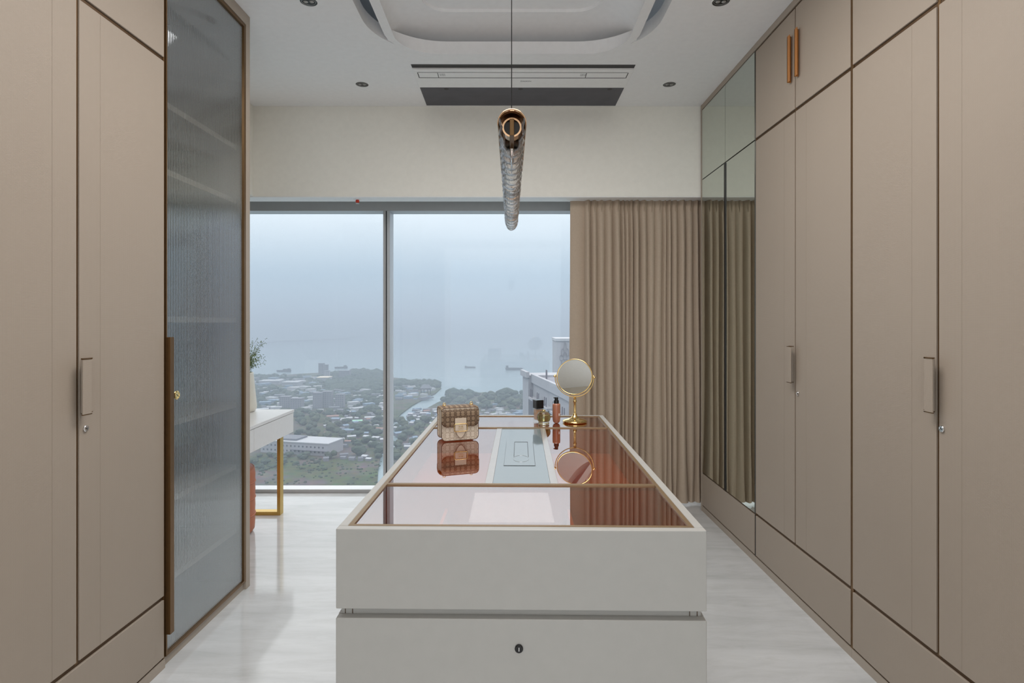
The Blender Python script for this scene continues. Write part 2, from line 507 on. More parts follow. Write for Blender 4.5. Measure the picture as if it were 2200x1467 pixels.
# bulkhead over the window
w = box('wall_back', -1.853, 1.98, 4.152, 4.30, 2.2515, ZC, cream_m); tag(w, 'cream bulkhead above the window and curtain', 'wall', kind='structure')
box('soffit', -2.62, 1.98, 4.153, 4.30, 2.2455, 2.2510, white_p, w)
w = box('trim_2', -2.62, -1.853, 2.99, 4.30, 2.2515, ZC, cream_m); tag(w, 'cream bulkhead returning over the desk nook', 'wall', kind='structure')
w = box('trim_3', -2.75, 2.15, 4.70, 4.95, 2.30, 3.3, wall_m); tag(w, 'concrete lintel above the window', 'lintel', kind='structure')
box('pocket', -2.62, 1.98, 4.30, 4.70, 2.62, 2.66, white_p, w)

# window
wd = empty('window_1', (0, WY, 0)); tag(wd, 'floor to ceiling window of two tall panes in grey aluminium frame', 'window', kind='structure')
Y0, Y1 = 4.556 - WY, 0.03
ml, mr_ = -1.010, -0.957
box('sill', -2.62, 1.98, Y0, -0.004, -0.02, 0.028, stone_sill, wd)
box('bottom_rail', -2.62, 1.98, Y0 - 0.004, Y0, -0.02, 0.024, alu, wd)
box('head_rail', -2.62, 1.98, Y0, Y1, 2.2285, 2.60, alu, wd)
box('head_lip', -2.62, 1.98, Y0 + 0.004, Y1, 2.2265, 2.2283, alu_lt, wd)
box('mullion', ml, -0.989, Y0, Y1, 0.0, 2.2285, alu, wd, 0.002)
box('mullion', -0.981, mr_, Y0, Y1, 0.0, 2.2285, alu_lt, wd, 0.002)
box('gasket', -0.9895, -0.9805, Y0 + 0.012, Y1, 0.0, 2.50, black_m, wd)
box('jamb', 1.35, 1.42, Y0, Y1, 0.0, 2.2285, alu, wd)
box('jamb', -2.62, -2.56, Y0, Y1, 0.0, 2.2285, alu, wd)
for x0, x1 in ((-2.56, ml), (mr_, 1.35)):
    bm = bmesh.new()
    vs = [bm.verts.new(p) for p in ((x0, 0, 0.026), (x1, 0, 0.026), (x1, 0, 2.23), (x0, 0, 2.23))]
    bm.faces.new(vs)
    obj('pane', bm, pane_m, wd)
w = box('wall_front', 1.42, 2.15, 4.56, 4.72, 0, 2.6, wall_m); tag(w, 'short wall beside the window behind the curtain', 'wall', kind='structure')

# ------------------------------------------------------------------ wardrobes
Z_PL, Z_DR, Z_DIV, Z_TOP = 0.037, 0.275, 2.362, 2.860

def lock(parent, y, z, m=chrome, r=0.0105):
    bm = bmesh.new()
    lathe(bm, [(r, 0), (r, 0.004), (r * 0.85, 0.006), (r * 0.62, 0.006), (r * 0.58, 0.0045), (0.0001, 0.0045)], 20)
    bmesh.ops.rotate(bm, verts=bm.verts, cent=(0, 0, 0), matrix=Matrix.Rotation(PI / 2, 3, 'Y'))
    o = obj('lock', bm, m, parent); o.location = (0, y, z); o['label'] = 'round metal cam lock'
    smooth_by_angle(o)
    k = box('keyhole', 0.0046, 0.0052, -0.0012, 0.0012, -r * 0.45, r * 0.45, black_m, o)
    k.rotation_euler = (1.1, 0, 0)
    return o

def pull_handle(parent, y, z0, z1, side):
    """wrapped plate handle on the door beyond the joint at y; side=+1: foot towards +y"""
    s = side
    g = lambda a, b: (min(a * s + y, b * s + y), max(a * s + y, b * s + y))
    h = empty('handle'); h.parent = parent
    h['label'] = 'beige wrapped pull handle edged in bronze'
    a, b = g(0.012, 0.056)
    box('foot', 0.0, 0.004, a, b, z0 + 0.002, z1 - 0.002, weave, h)
    a, b = g(0.012, 0.016)
    box('web', 0.004, 0.030, a, b, z0 + 0.002, z1 - 0.002, beige, h)
    a, b = g(-0.020, 0.016)
    box('grip', 0.027, 0.032, a, b, z0 + 0.002, z1 - 0.002, weave, h, 0.001)
    for zz in (z0, z1 - 0.0025):
        bm = bmesh.new()
        a, b = g(0.012, 0.056); bx(bm, 0.0, 0.0046, a, b, zz, zz + 0.0025)
        a, b = g(0.0115, 0.0165); bx(bm, 0.0, 0.0325, a, b, zz, zz + 0.0025)
        a, b = g(-0.0205, 0.0165); bx(bm, 0.0265, 0.0325, a, b, zz, zz + 0.0025)
        obj('edge_trim', bm, bronze, h)

def slab_door(name, parent, y0, y1, z0, z1, m=weave, seam=None):
    g = 0.006
    d = box(name, -0.020, 0.0, y0 + g, y1 - g, z0 + g, z1 - g, m, parent, 0.0012)
    if seam is not None:
        box('seam', 0.0, 0.0005, seam - 0.0007, seam + 0.0007, z0 + 0.01, z1 - 0.01, seam_m, d)
    return d

def wardrobe(name, loc, rz, W, joint, label, side, lockpos, seams, drawer_split=None, depth=0.60, lofthandles=False, strip_end=True):
    t = empty(name, loc, rz); tag(t, label, 'wardrobe')
    box('body', -depth, -0.021, 0.0005, W - 0.0005, Z_PL, Z_TOP, beige, t)
    box('plinth', -depth, -0.001, 0.0005, W - 0.0005, 0.0, Z_PL - 0.001, beige, t)
    box('top_filler', -depth, 0.0, 0.0005, W - 0.0005, Z_TOP + 0.004, ZC - 0.001, beige, t)
    b = 0.006
    bm = bmesh.new()
    for y, hw in ((0.005, 0.005), (W - 0.005, 0.005)):
        bx(bm, -0.021, -0.004, y - hw, y + hw, Z_PL, Z_TOP)
    bx(bm, -0.021, -0.006, joint - 0.0065, joint + 0.0065, Z_DR, Z_TOP)
    obj('upright_trim', bm, bronze, t)
    for z in (Z_PL + 0.001, Z_DR, Z_DIV, Z_TOP):
        box('rail_trim', -0.021, -0.007, 0.001, W - 0.001, z - 0.0075, z + 0.0075, bronze_dk, t)
    e0, e1 = 0.003, W - 0.003
    d1 = slab_door('door', t, e0, joint, Z_DR + 0.002, Z_DIV - 0.002, seam=seams[0])
    d2 = slab_door('door', t, joint, e1, Z_DR + 0.002, Z_DIV - 0.002, seam=seams[1])
    l1 = slab_door('loft_door', t, e0, joint, Z_DIV + 0.002, Z_TOP - 0.002)
    l2 = slab_door('loft_door', t, joint, e1, Z_DIV + 0.002, Z_TOP - 0.002)
    slab_door('drawer', t, e0, e1, Z_PL + 0.002, Z_DR - 0.002)
    pull_handle(d1 if side < 0 else d2, joint, 1.054, 1.229, side)
    lock(t, lockpos, 1.006)
    if lofthandles:
        for dd, y in ((l1, joint - 0.041), (l2, joint + 0.031)):
            bm = bmesh.new()
            bx(bm, 0.0, 0.018, y - 0.003, y + 0.003, 2.51, 2.735, 0.001)
            bx(bm, 0.014, 0.018, y - 0.003, y + 0.022, 2.51, 2.735, 0.001)
            h = obj('handle', bm, tan_edge, dd); h['label'] = 'tan brown tab handle'
    return t

R_FAR = 4.122
# right run: local y=0 at the far end, grows towards the camera
def rloc(Y): return (RX, Y, 0)
wardrobe('wardrobe', rloc(3.2254), PI, 0.9134, 0.4548, 'beige wardrobe beside the mirrored one, tan loft handles up high', -1, 0.4548 + 0.031, (0.4548 - 0.11, 0.4548 + 0.105), lofthandles=True)
wardrobe('wardrobe', rloc(2.312), PI, 0.934, 0.467, 'beige wardrobe on the right wall nearest the camera', -1, 0.467 + 0.022, (0.467 - 0.118, 0.467 + 0.10))
wardrobe('wardrobe', rloc(1.378), PI, 0.934, 0.467, 'beige wardrobe on the right wall cut off by the picture edge', -1, 0.467 + 0.022, (0.467 - 0.118, 0.467 + 0.10))

# mirrored unit
t = empty('mirror_wardrobe', rloc(R_FAR), PI); tag(t, 'wardrobe with grey mirror doors beside the curtain', 'wardrobe')
W = R_FAR - 3.2254
box('body', -0.60, -0.021, 0.0, W - 0.0005, Z_PL, Z_TOP, beige, t)
box('end_panel', -0.60, 0.002, -0.018, -0.0005, 0.0, ZC - 0.001, beige, t)
box('plinth', -0.60, -0.001, 0.0, W - 0.0005, 0.0, Z_PL - 0.001, beige, t)
box('top_filler', -0.60, 0.0, 0.0, W - 0.0005, Z_TOP + 0.004, ZC - 0.001, beige, t)
for z in (Z_PL + 0.001, Z_DR, Z_DIV, Z_TOP):
    box('rail_trim', -0.021, -0.007, 0.0, W - 0.001, z - 0.0075, z + 0.0075, black_m if z > 1 else bronze_dk, t)
J = R_FAR - 3.674
box('upright_trim', -0.021, -0.003, W - 0.009, W, Z_PL, Z_TOP, black_m, t)
for (a, b) in ((0.003, J), (J, W - 0.004)):
    dd = box('loft_mirror', -0.018, 0.0, a + 0.0015, b - 0.0015, Z_DIV + 0.004, Z_TOP - 0.004, mirror_m, t)
    dd = box('mirror_door', -0.018, 0.0, a + (0.0015 if a < 0.1 else 0.012), b - (0.012 if a < 0.1 else 0.0015), Z_DR + 0.004, Z_DIV - 0.004, mirror_m, t)
bm = bmesh.new()
bx(bm, -0.018, 0.004, J - 0.012, J - 0.0015, Z_DR + 0.004, Z_DIV - 0.004); bx(bm, -0.018, 0.004, J + 0.0015, J + 0.012, Z_DR + 0.004, Z_DIV - 0.004)
obj('pull_profile', bm, black_m, t)
slab_door('drawer', t, 0.003, W - 0.003, Z_PL + 0.002, Z_DR - 0.002)

# left run: its joint line recedes to slightly different vanishing point
LA = -0.01613
def lpt(Y):
    return (-1.334 + 0.01613 * (Y - 2.905), Y, 0)
wardrobe('wardrobe', lpt(1.362), LA, 0.884, 0.440, 'beige wardrobe standing beside the fluted glass cabinet', 1, 0.440 + 0.029, (0.440 - 0.10, 0.440 + 0.095))
wardrobe('wardrobe', lpt(0.478), LA, 0.884, 0.440, 'beige wardrobe on the left wall cut off by the picture edge', 1, 0.440 + 0.029, (0.440 - 0.10, 0.440 + 0.095))

t = empty('display_cabinet', lpt(2.2475), LA); tag(t, 'tall cabinet with fluted glass door and bronze frame', 'cabinet')
W = 0.650; D = 0.58
box('side_panel', -D, -0.024, 0.0005, 0.018, Z_PL, Z_TOP, beige, t)
box('end_panel', -D, 0.001, W + 0.008, W + 0.048, 0.0, ZC - 0.001, beige, t, 0.001)
box('back_panel', -D, -D + 0.015, 0.018, W, Z_PL, Z_TOP, beige, t)
box('plinth', -D, -0.012, 0.0005, W + 0.008, 0.0, Z_PL, beige, t)
box('top_filler', -D, 0.0, 0.0005, W + 0.008, 2.842, ZC - 0.001, beige, t)
for z in (0.30, 0.62, 0.93, 1.355, 1.95, 2.22):
    box('shelf', -D + 0.015, -0.045, 0.018, W, z - 0.012, z + 0.012, beige, t)
dr = empty('door'); dr.parent = t
bm = bmesh.new()
zb, zt = Z_PL + 0.003, 2.838
bx(bm, -0.022, 0.0, 0.002, 0.010, zb, zt); bx(bm, -0.022, 0.0, W - 0.012, W + 0.006, zb, zt)
bx(bm, -0.022, 0.0, 0.010, W - 0.012, zb, zb + 0.010); bx(bm, -0.022, 0.0, 0.010, W - 0.012, zt - 0.016, zt)
obj('frame', bm, bronze, dr)
NF = 58; SEG = 6
bm = bmesh.new()
y0, y1 = 0.010, W - 0.012
pitch = (y1 - y0) / NF
cols = []
for i in range(NF):
    for k in range(SEG + (1 if i == NF - 1 else 0)):
        u = k / SEG
        x = -0.0095 + 0.0011 * math.sin(PI * u)
        y = y0 + (i + u) * pitch
        cols.append((bm.verts.new((x, y, zb + 0.008)), bm.verts.new((x, y, zt - 0.012))))
for a, b in zip(cols, cols[1:]):
    bm.faces.new((a[0], b[0], b[1], a[1]))
g = obj('fluted_pane', bm, flute_m, dr); smooth_by_angle(g, 24)
box('edge_pull', -0.002, 0.016, 0.003, 0.030, 0.125, 1.285, bronze, dr, 0.001)
lk = lock(dr, 0.062, 1.052, gold_br, 0.0175); lk.location.x = 0.004

# ------------------------------------------------------------------ island
IR = -0.01613
isl = empty('island_drawers', (0.0198, 1.229, 0), IR); tag(isl, 'ivory dressing island with bronze glass display top and drawers', 'island')
HW, IL, IZ = 0.395, 1.535, 0.90
# local: x across, y=0 at the front face
box('plinth', -HW + 0.04, HW - 0.04, 0.03, IL - 0.03, 0.0, 0.07, island_m, isl)
box('carcass', -HW + 0.006, HW - 0.006, 0.022, IL, 0.071, 0.78, island_m, isl)
for s in (-1, 1):
    for k in (0.008, 0.024):
        x = s * (HW - k - 0.006)
        box('joint_line', x - 0.0006, x + 0.0006, 0.0205, 0.022, 0.709, 0.7285, bronze_dk, isl)
bm = bmesh.new()
bx(bm, -HW, HW, 0.0, 0.02, 0.7285, IZ, 0.002, 2)
obj('front_panel', bm, island_m, isl)
for s in (-1, 1):
    box('side_panel', min(s * HW, s * (HW - 0.02)), max(s * HW, s * (HW - 0.02)), 0.0205, IL, 0.7285, IZ, island_m, isl, 0.0015)
    box('side_skirt', min(s * HW, s * (HW - 0.0055)), max(s * HW, s * (HW - 0.0055)), 0.0225, IL, 0.071, 0.709, island_m, isl)
box('rear_panel', -HW + 0.0205, HW - 0.0205, IL - 0.02, IL, 0.7285, IZ, island_m, isl)
for z0, z1 in ((0.405, 0.709), (0.080, 0.385)):
    d = box('drawer', -HW, HW, 0.0, 0.021, z0, z1, island_m, isl, 0.0015)
    bm = bmesh.new()
    lathe(bm, [(0.0088, 0), (0.0088, 0.004), (0.0078, 0.005), (0.0001, 0.005)], 24)
    bmesh.ops.rotate(bm, verts=bm.verts, cent=(0, 0, 0), matrix=Matrix.Rotation(PI / 2, 3, 'X'))
    lk = obj('lock', bm, black_gloss, d); lk['label'] = 'round black drawer lock'
    lk.location = (-0.003, 0.0, z0 + (0.648 - 0.405)); smooth_by_angle(lk)
    box('keyhole', -0.0007, 0.0007, -0.0056, -0.0048, -0.004, 0.004, chrome, lk)
# display tray under the glass
box('tray_floor', -HW + 0.0205, HW - 0.0205, 0.0205, IL - 0.0205, 0.785, 0.792, island_in, isl)
yA, yB = 1.577 - 1.229, 2.436 - 1.229
for y in (yA, yB):
    box('tray_divider', -HW + 0.0205, HW - 0.0205, y - 0.006, y + 0.006, 0.793, 0.886, island_in, isl)
for x in (-0.2, 0.13):
    box('tray_divider', x - 0.004, x + 0.004, 0.0205, yA - 0.0065, 0.793, 0.835, island_in, isl)
box('tray_divider', -HW + 0.0205, HW - 0.0205, 0.17, 0.178, 0.793, 0.835, island_in, isl)
# gold trims of the glazed top
ti = HW - 0.0205
bm = bmesh.new()
bx(bm, -ti, ti, 0.0205, 0.0305, 0.886, IZ); bx(bm, -ti, ti, IL - 0.0305, IL - 0.0205, 0.886, IZ)
bx(bm, -ti, -ti + 0.010, 0.0305, IL - 0.0305, 0.886, IZ); bx(bm, ti - 0.010, ti, 0.0305, IL - 0.0305, 0.886, IZ)
obj('glazing_rim', bm, isl_gold, isl)
for y in (yA, yB):
    box('glazing_bar', -ti + 0.010, ti - 0.010, y - 0.0065, y + 0.0065, 0.8865, IZ + 0.0005, isl_gold, isl)
def pane_box(name, x0, x1, y0, y1, m, z=0.897):
    bm = bmesh.new()
    bm.faces.new([bm.verts.new(p) for p in ((x0, y0, z), (x1, y0, z), (x1, y1, z), (x0, y1, z))])
    return obj(name, bm, m, isl)
gx = ti - 0.010
pane_box('glass_pane', -gx, gx, 0.0305, yA - 0.0065, bronze_glass)
pane_box('glass_pane', -gx, gx, yB + 0.0065, IL - 0.0305, bronze_glass)
pane_box('glass_pane', -gx, -0.0985, yA + 0.0065, yB - 0.0065, bronze_glass)
pane_box('glass_pane', 0.1045, gx, yA + 0.0065, yB - 0.0065, bronze_glass)
for x0, x1 in ((-0.098, -0.077), (0.083, 0.104)):
    s = box('glazing_strip', x0, x1, yA + 0.007, yB - 0.007, 0.892, 0.8975, strip_m, isl)
cp = box('centre_panel', -0.0765, 0.0825, yA + 0.007, yB - 0.007, 0.890, 0.8965, ctr_panel, isl); cp['label'] = 'blue-grey glossy panel with charger hatch'
# hatch outline
bm = bmesh.new()
ya, yb, xa, xb = 0.566, 0.93, -0.052, 0.047
bx(bm, xa, xb, ya - 0.002, ya + 0.002, 0.8966, 0.8975)
bx(bm, xb - 0.0012, xb, ya, yb, 0.8966, 0.8972); bx(bm, xa, xa + 0.0006, ya, yb, 0.8966, 0.8970)
bx(bm, -0.0225, -0.0205, 0.69, 0.925, 0.8966, 0.8972); bx(bm, 0.0255, 0.0275, 0.69, 0.925, 0.8966, 0.8972)
bx(bm, -0.0225, 0.0275, 0.922, 0.926, 0.8966, 0.8972)
obj('hatch_outline', bm, black_m, cp)
bm = bmesh.new(); tube(bm, torus_pts((0.002, 0.66, 0.8968), (1, 0, 0), (0, 1, 0), 0.026, 0.045, 40), 0.0004, 6, True)
obj('charger_ring', bm, chrome, cp)

# dishes inside the front bay
bpy.context.view_layer.update()
IM = Matrix.Translation(isl.location) @ Matrix.Rotation(IR, 4, 'Z')
def ip(x, y, z=0.0): return IM @ Vector((x, y, z))
bm = bmesh.new()
lathe(bm, [(0.040, 0), (0.058, 0.010), (0.062, 0.024), (0.058, 0.024), (0.052, 0.012), (0.0001, 0.005)], 32)
o = obj('jewellery_dish', bm, tray_grey); o.location = ip(-0.125, 0.100, 0.7925); smooth_by_angle(o)
tag(o, 'grey oval dish under the front glass of the island', 'dish')
bm = bmesh.new()
for a in ((-0.05, 0.05, -0.04, -0.034, 0, 0.03), (-0.05, 0.05, 0.034, 0.04, 0, 0.03), (-0.05, -0.044, -0.034, 0.034, 0, 0.03), (0.044, 0.05, -0.034, 0.034, 0, 0.03), (-0.044, 0.044, -0.034, 0.034, 0, 0.004)):
    bx(bm, *a)
o = obj('jewellery_box', bm, tray_grey); o.location = ip(0.03, 0.105, 0.7925); o.rotation_euler = (0, 0, 0.08)
tag(o, 'grey open square box under the front glass of the island', 'box')

# ------------------------------------------------------------------ handbag
bag = empty('handbag', (-0.203, 2.202, 0.9005), math.radians(20)); tag(bag, 'small beige and brown monogram handbag standing on the island', 'handbag')
BW, BD, BH = 0.142, 0.070, 0.122
def bag_side(w, h, r):
    pts = []
    for cx, cz, a0 in ((w / 2 - r, h - r * 0.6, 0), (-w / 2 + r, h - r * 0.6, PI / 2), (-w / 2 + r, r, PI), (w / 2 - r, r, 1.5 * PI)):
        rz = r * 0.6 if a0 < PI else r
        for i in range(7):
            a = a0 + PI / 2 * i / 6
            pts.append((cx + r * math.cos(a), cz + rz * math.sin(a)))
    return pts
def plate(pts, y0, y1, bulge=0.0):
    bm = bmesh.new()
    A = [bm.verts.new((x, y0, z)) for x, z in pts]; B = [bm.verts.new((x, y1, z)) for x, z in pts]
    n = len(pts)
    for i in range(n): bm.faces.new((A[i], A[(i + 1) % n], B[(i + 1) % n], B[i]))
    bm.faces.new(A); bm.faces.new(list(reversed(B)))
    return bm
body = bag_side(BW, BH, 0.016)
obj('front_panel', plate(body, -BD / 2, -BD / 2 + 0.004), bag_lt, bag)
obj('back_panel', plate(body, BD / 2 - 0.004, BD / 2), bag_lt, bag)
o = obj('gusset', plate([(x * 0.955, z * 0.955 + 0.0025) for x, z in body], -BD / 2 + 0.004, BD / 2 - 0.004), bag_lea, bag); o['label'] = 'cream leather sides'
for y in (-BD / 2, BD / 2):
    bm = bmesh.new(); tube(bm, [(x, y, z) for x, z in body], 0.0013, 6, True); obj('piping', bm, bag_pipe, bag)
# flap: wraps over the top and down the front to a rounded lower edge
bm = bmesh.new()
fw = BW / 2 + 0.0015
def flap_profile(x):
    ax = abs(x)
    r = 0.022
    zb = 0.052
    if ax > fw - r:
        d = ax - (fw - r); zb += r - math.sqrt(max(0, r * r - d * d))
    return zb
NX = 29
rows = []
for i in range(NX):
    x = -fw + 2 * fw * i / (NX - 1)
    edge = max(0.0, abs(x) - (fw - 0.014)); drop = 0.0042 * (edge / 0.014) ** 2
    path = [(BD / 2 + 0.0018, BH - 0.03), (BD / 2 + 0.0018, BH - 0.012), (BD / 2 - 0.010, BH + 0.0025 - drop), (0, BH + 0.003 - drop), (-BD / 2 + 0.012, BH + 0.0015 - drop), (-BD / 2 - 0.0005, BH - 0.008 - drop), (-BD / 2 - 0.0030, BH - 0.024)]
    zl = flap_profile(x)
    for k in range(1, 6):
        f = k / 5; path.append((-BD / 2 - 0.0030, (BH - 0.024) * (1 - f) + zl * f))
    rows.append([bm.verts.new((x, y, z)) for y, z in path])
for a, b in zip(rows, rows[1:]):
    for k in range(len(a) - 1): bm.faces.new((a[k], b[k], b[k + 1], a[k + 1]))
fo = obj('flap', bm, bag_dk, bag, smooth=True); fo['label'] = 'darker brown monogram flap'
sm = fo.modifiers.new('thick', 'SOLIDIFY'); sm.thickness = 0.0018; sm.offset = 1
bm = bmesh.new()
tube(bm, [(-fw + 2 * fw * i / 40, -BD / 2 - 0.0044, flap_profile(-fw + 2 * fw * i / 40)) for i in range(41)], 0.0011, 6)
obj('flap_piping', bm, bag_pipe, fo)
# tongue and buckle
yt = -BD / 2 - 0.0058
tongue = [(-0.0215, 0.084), (-0.0215, 0.040)] + [(-0.0215 + 0.043 * i / 12, 0.040 - 0.030 * math.sin(PI * i / 12) ** 0.85) for i in range(1, 12)] + [(0.0215, 0.040), (0.0215, 0.084)]
tg = obj('tongue', plate(tongue, yt - 0.0022, yt), bag_lea, bag); tg['label'] = 'cream leather tongue'
bm = bmesh.new(); tube(bm, [(x, yt - 0.0022, z) for x, z in tongue[1:-1]], 0.0006, 5); obj('tongue_edge', bm, bag_pipe, tg)
bkp = []
for cx, cz, a0 in ((0.0200, 0.0570, 0), (-0.0200, 0.0570, PI / 2), (-0.0200, 0.0400, PI), (0.0200, 0.0400, 1.5 * PI)):
    for i in range(6):
        a = a0 + PI / 2 * i / 5; bkp.append((cx + 0.0055 * math.cos(a), yt - 0.0042, cz + 0.0055 * math.sin(a)))
bm = bmesh.new(); tube(bm, bkp, 0.0013, 8, True); obj('buckle', bm, gold_br, bag, smooth=True)
pt = box('buckle_plate', -0.0215, 0.0215, yt - 0.0040, yt - 0.0022, 0.0370, 0.0600, bag_lea, bag, 0.0008)
text_mesh('lettering', 'COACH', 0.0062, gold, pt, 0.0001, (0, yt - 0.0042, 0.0455), (PI / 2, 0, 0))
text_mesh('lettering', 'NEW YORK', 0.0028, gold, pt, 0.0001, (0, yt - 0.0042, 0.0412), (PI / 2, 0, 0))
bm = bmesh.new()     # small carriage emblem: two wheels, body, driver line, horse
for cx, r in ((0.0030, 0.0016), (0.0068, 0.0019)):
    tube(bm, torus_pts((cx, yt - 0.0042, 0.0515), (1, 0, 0), (0, 0, 1), r, n=14), 0.00025, 5, True)
bx(bm, 0.0022, 0.0074, yt - 0.0044, yt - 0.0041, 0.0526, 0.0550)
bx(bm, -0.0078, -0.0032, yt - 0.0044, yt - 0.0041, 0.0524, 0.0540)
for x in (-0.0076, -0.0064, -0.0046, -0.0036): bx(bm, x, x + 0.0005, yt - 0.0044, yt - 0.0041, 0.0500, 0.0526)
bx(bm, -0.0086, -0.0074, yt - 0.0044, yt - 0.0041, 0.0534, 0.0558); bx(bm, -0.0032, 0.0022, yt - 0.0044, yt - 0.0041, 0.0531, 0.0535)
obj('emblem', bm, gold, pt)
for x in (-BW / 2 + 0.018, BW / 2 - 0.018):
    bm = bmesh.new()
    lathe(bm, [(0.0045, 0), (0.0045, 0.003), (0.003, 0.004), (0.003, 0.006)], 16, x, 0.0, BH + 0.003)
    tube(bm, torus_pts((x, 0.0, BH + 0.0095), (1, 0, 0), (0, 0, 1), 0.0052, n=20), 0.0013, 8, True)
    obj('strap_ring', bm, gold_br, bag, smooth=True)

# ------------------------------------------------------------------ bottles
def bottle_base(px_, py_): 
    Y = (CAM_Z - 0.898) * F_PX / (py_ - VY)
    return ((px_ - VX) * Y / F_PX, Y, 0.8975)
t = empty('serum_bottle', bottle_base(1195.3, 908.5)); tag(t, 'slim terracotta pump bottle with black cap on the island', 'bottle')
bm = bmesh.new(); lathe(bm, [(0.006, 0), (0.011, 0.002), (0.0155, 0.008), (0.0172, 0.018), (0.0174, 0.03), (0.0174, 0.080), (0.0164, 0.086), (0.012, 0.0872)], 32); obj('bottle_body', bm, terra, t, smooth=True)
bm = bmesh.new(); lathe(bm, [(0.0112, 0.0874), (0.0112, 0.100), (0.0105, 0.1015), (0.008, 0.1016), (0.008, 0.114), (0.0075, 0.1152)], 24); o = obj('pump_head', bm, black_gloss, t); smooth_by_angle(o)
box('nozzle', -0.013, 0.004, -0.0025, 0.0025, 0.110, 0.1145, black_gloss, t, 0.001)
box('print_mark', 0.0095, 0.0125, -0.0146, -0.0138, 0.034, 0.045, white_p, t)

t = empty('perfume_bottle', bottle_base(1168, 911)); tag(t, 'round clear perfume bottle with yellow liquid on the island', 'bottle')
bm = bmesh.new(); lathe(bm, [(0.018, 0), (0.024, 0.0015), (0.025, 0.006), (0.022, 0.010), (0.0275, 0.018), (0.0305, 0.030), (0.0285, 0.043), (0.021, 0.053), (0.010, 0.0575)], 36); obj('bottle_body', bm, clear_m, t, smooth=True)
bm = bmesh.new(); lathe(bm, [(0.008, 0.0125), (0.020, 0.017), (0.0265, 0.028), (0.0255, 0.038), (0.016, 0.0455)], 32); obj('liquid', bm, yellow_liq, t, smooth=True)
bm = bmesh.new(); lathe(bm, [(0.0065, 0.0578), (0.0085, 0.0592), (0.0085, 0.062), (0.005, 0.064)], 20); obj('stopper', bm, gold_br, t, smooth=True)

t = empty('foundation_bottle', bottle_base(1156.5, 905), math.radians(24)); tag(t, 'square glass foundation bottle with black cap on the island', 'bottle')
bm = bmesh.new(); bx(bm, -0.0185, 0.0185, -0.0185, 0.0185, 0.0, 0.058, 0.003, 2); obj('bottle_body', bm, bottle_pane, t)
bm = bmesh.new(); bx(bm, -0.0150, 0.0150, -0.0150, 0.0150, 0.009, 0.056, 0.002, 2); obj('liquid', bm, found_liq, t)
bm = bmesh.new(); bx(bm, -0.0185, 0.0185, -0.0185, 0.0185, 0.0595, 0.098, 0.002, 2); obj('cap', bm, black_gloss, t)

# ------------------------------------------------------------------ standing mirror
MY = 2.575
t = empty('makeup_mirror', ((1235 - VX) * MY / F_PX, MY, 0.8975)); tag(t, 'round gold vanity mirror on a stem standing on the island', 'mirror')
bm = bmesh.new()
lathe(bm, [(0.050, 0), (0.0545, 0.003), (0.0545, 0.008), (0.050, 0.012), (0.034, 0.016), (0.018, 0.021), (0.012, 0.029), (0.0085, 0.033)], 40); o = obj('base', bm, gold_br, t); smooth_by_angle(o, 40)
bm = bmesh.new()
lathe(bm, [(0.0085, 0.033), (0.0095, 0.037), (0.006, 0.041), (0.0058, 0.088), (0.0075, 0.091), (0.0085, 0.095), (0.006, 0.099), (0.0055, 0.103), (0.0075, 0.107), (0.004, 0.113)], 24); o = obj('stem', bm, gold_br, t); smooth_by_angle(o, 50)
mc = Vector((-0.002, 0, 0.203)); MR = 0.0800
yaw = math.radians(-8)
ax = Vector((math.cos(yaw), math.sin(yaw), -0.02)).normalized()
bm = bmesh.new()
tube(bm, torus_pts(mc + Vector((0, 0.004, -0.004)), ax, (0, 0, 1), MR + 0.0055, n=30, t0=PI - 0.15, t1=2 * PI + 0.15), 0.0022, 8)
obj('yoke', bm, gold_br, t, smooth=True)
hd = empty('head'); hd.parent = t; hd.location = mc
nrm = Vector((-0.29, -0.93, 0.243)).normalized()
hd.rotation_euler = nrm.to_track_quat('Z', 'Y').to_euler()
bm = bmesh.new(); lathe(bm, [(MR - 0.003, 0.0015), (MR, 0.003), (MR + 0.002, 0.0), (MR, -0.003), (MR - 0.003, -0.0035), (0.0001, -0.006)], 56, caps=False); o = obj('rim', bm, gold_br, hd, smooth=True)
bm = bmesh.new(); bm.faces.new([bm.verts.new(((MR - 0.003) * math.cos(2 * PI * i / 56), (MR - 0.003) * math.sin(2 * PI * i / 56), 0.0014)) for i in range(56)]); obj('mirror_glass', bm, mirror_cl, hd)
for s in (-1, 1):
    p = mc + ax * s * (MR + 0.0065)
    bm = bmesh.new(); tube(bm, [p - ax * s * 0.006, p, p + ax * s * 0.004, p + ax * s * 0.007], [0.0025, 0.004, 0.0042, 0.002], 12)
    obj('pivot_knob', bm, gold_br, t, smooth=True)

# ------------------------------------------------------------------ pendant lamp
PZ, PY0, PY1 = 1.815, 1.36, 2.82
pd = empty('pendant_lamp', (0.0, (PY0 + PY1) / 2, ZC)); tag(pd, 'long rippled glass pendant with rose gold fittings above the island', 'pendant lamp')
L2 = (PY1 - PY0) / 2
zc = PZ - ZC
for y in (-L2 + 0.06, L2 - 0.10):
    bm = bmesh.new(); tube(bm, [(0.0015, y, zc + 0.024), (0.0015, y, 0.166)], 0.0011, 8); obj('cable', bm, black_m, pd)
    bm = bmesh.new(); lathe(bm, [(0.022, 0.166), (0.022, 0.1775)], 24, 0.0015, y, 0); obj('canopy', bm, rose, pd)
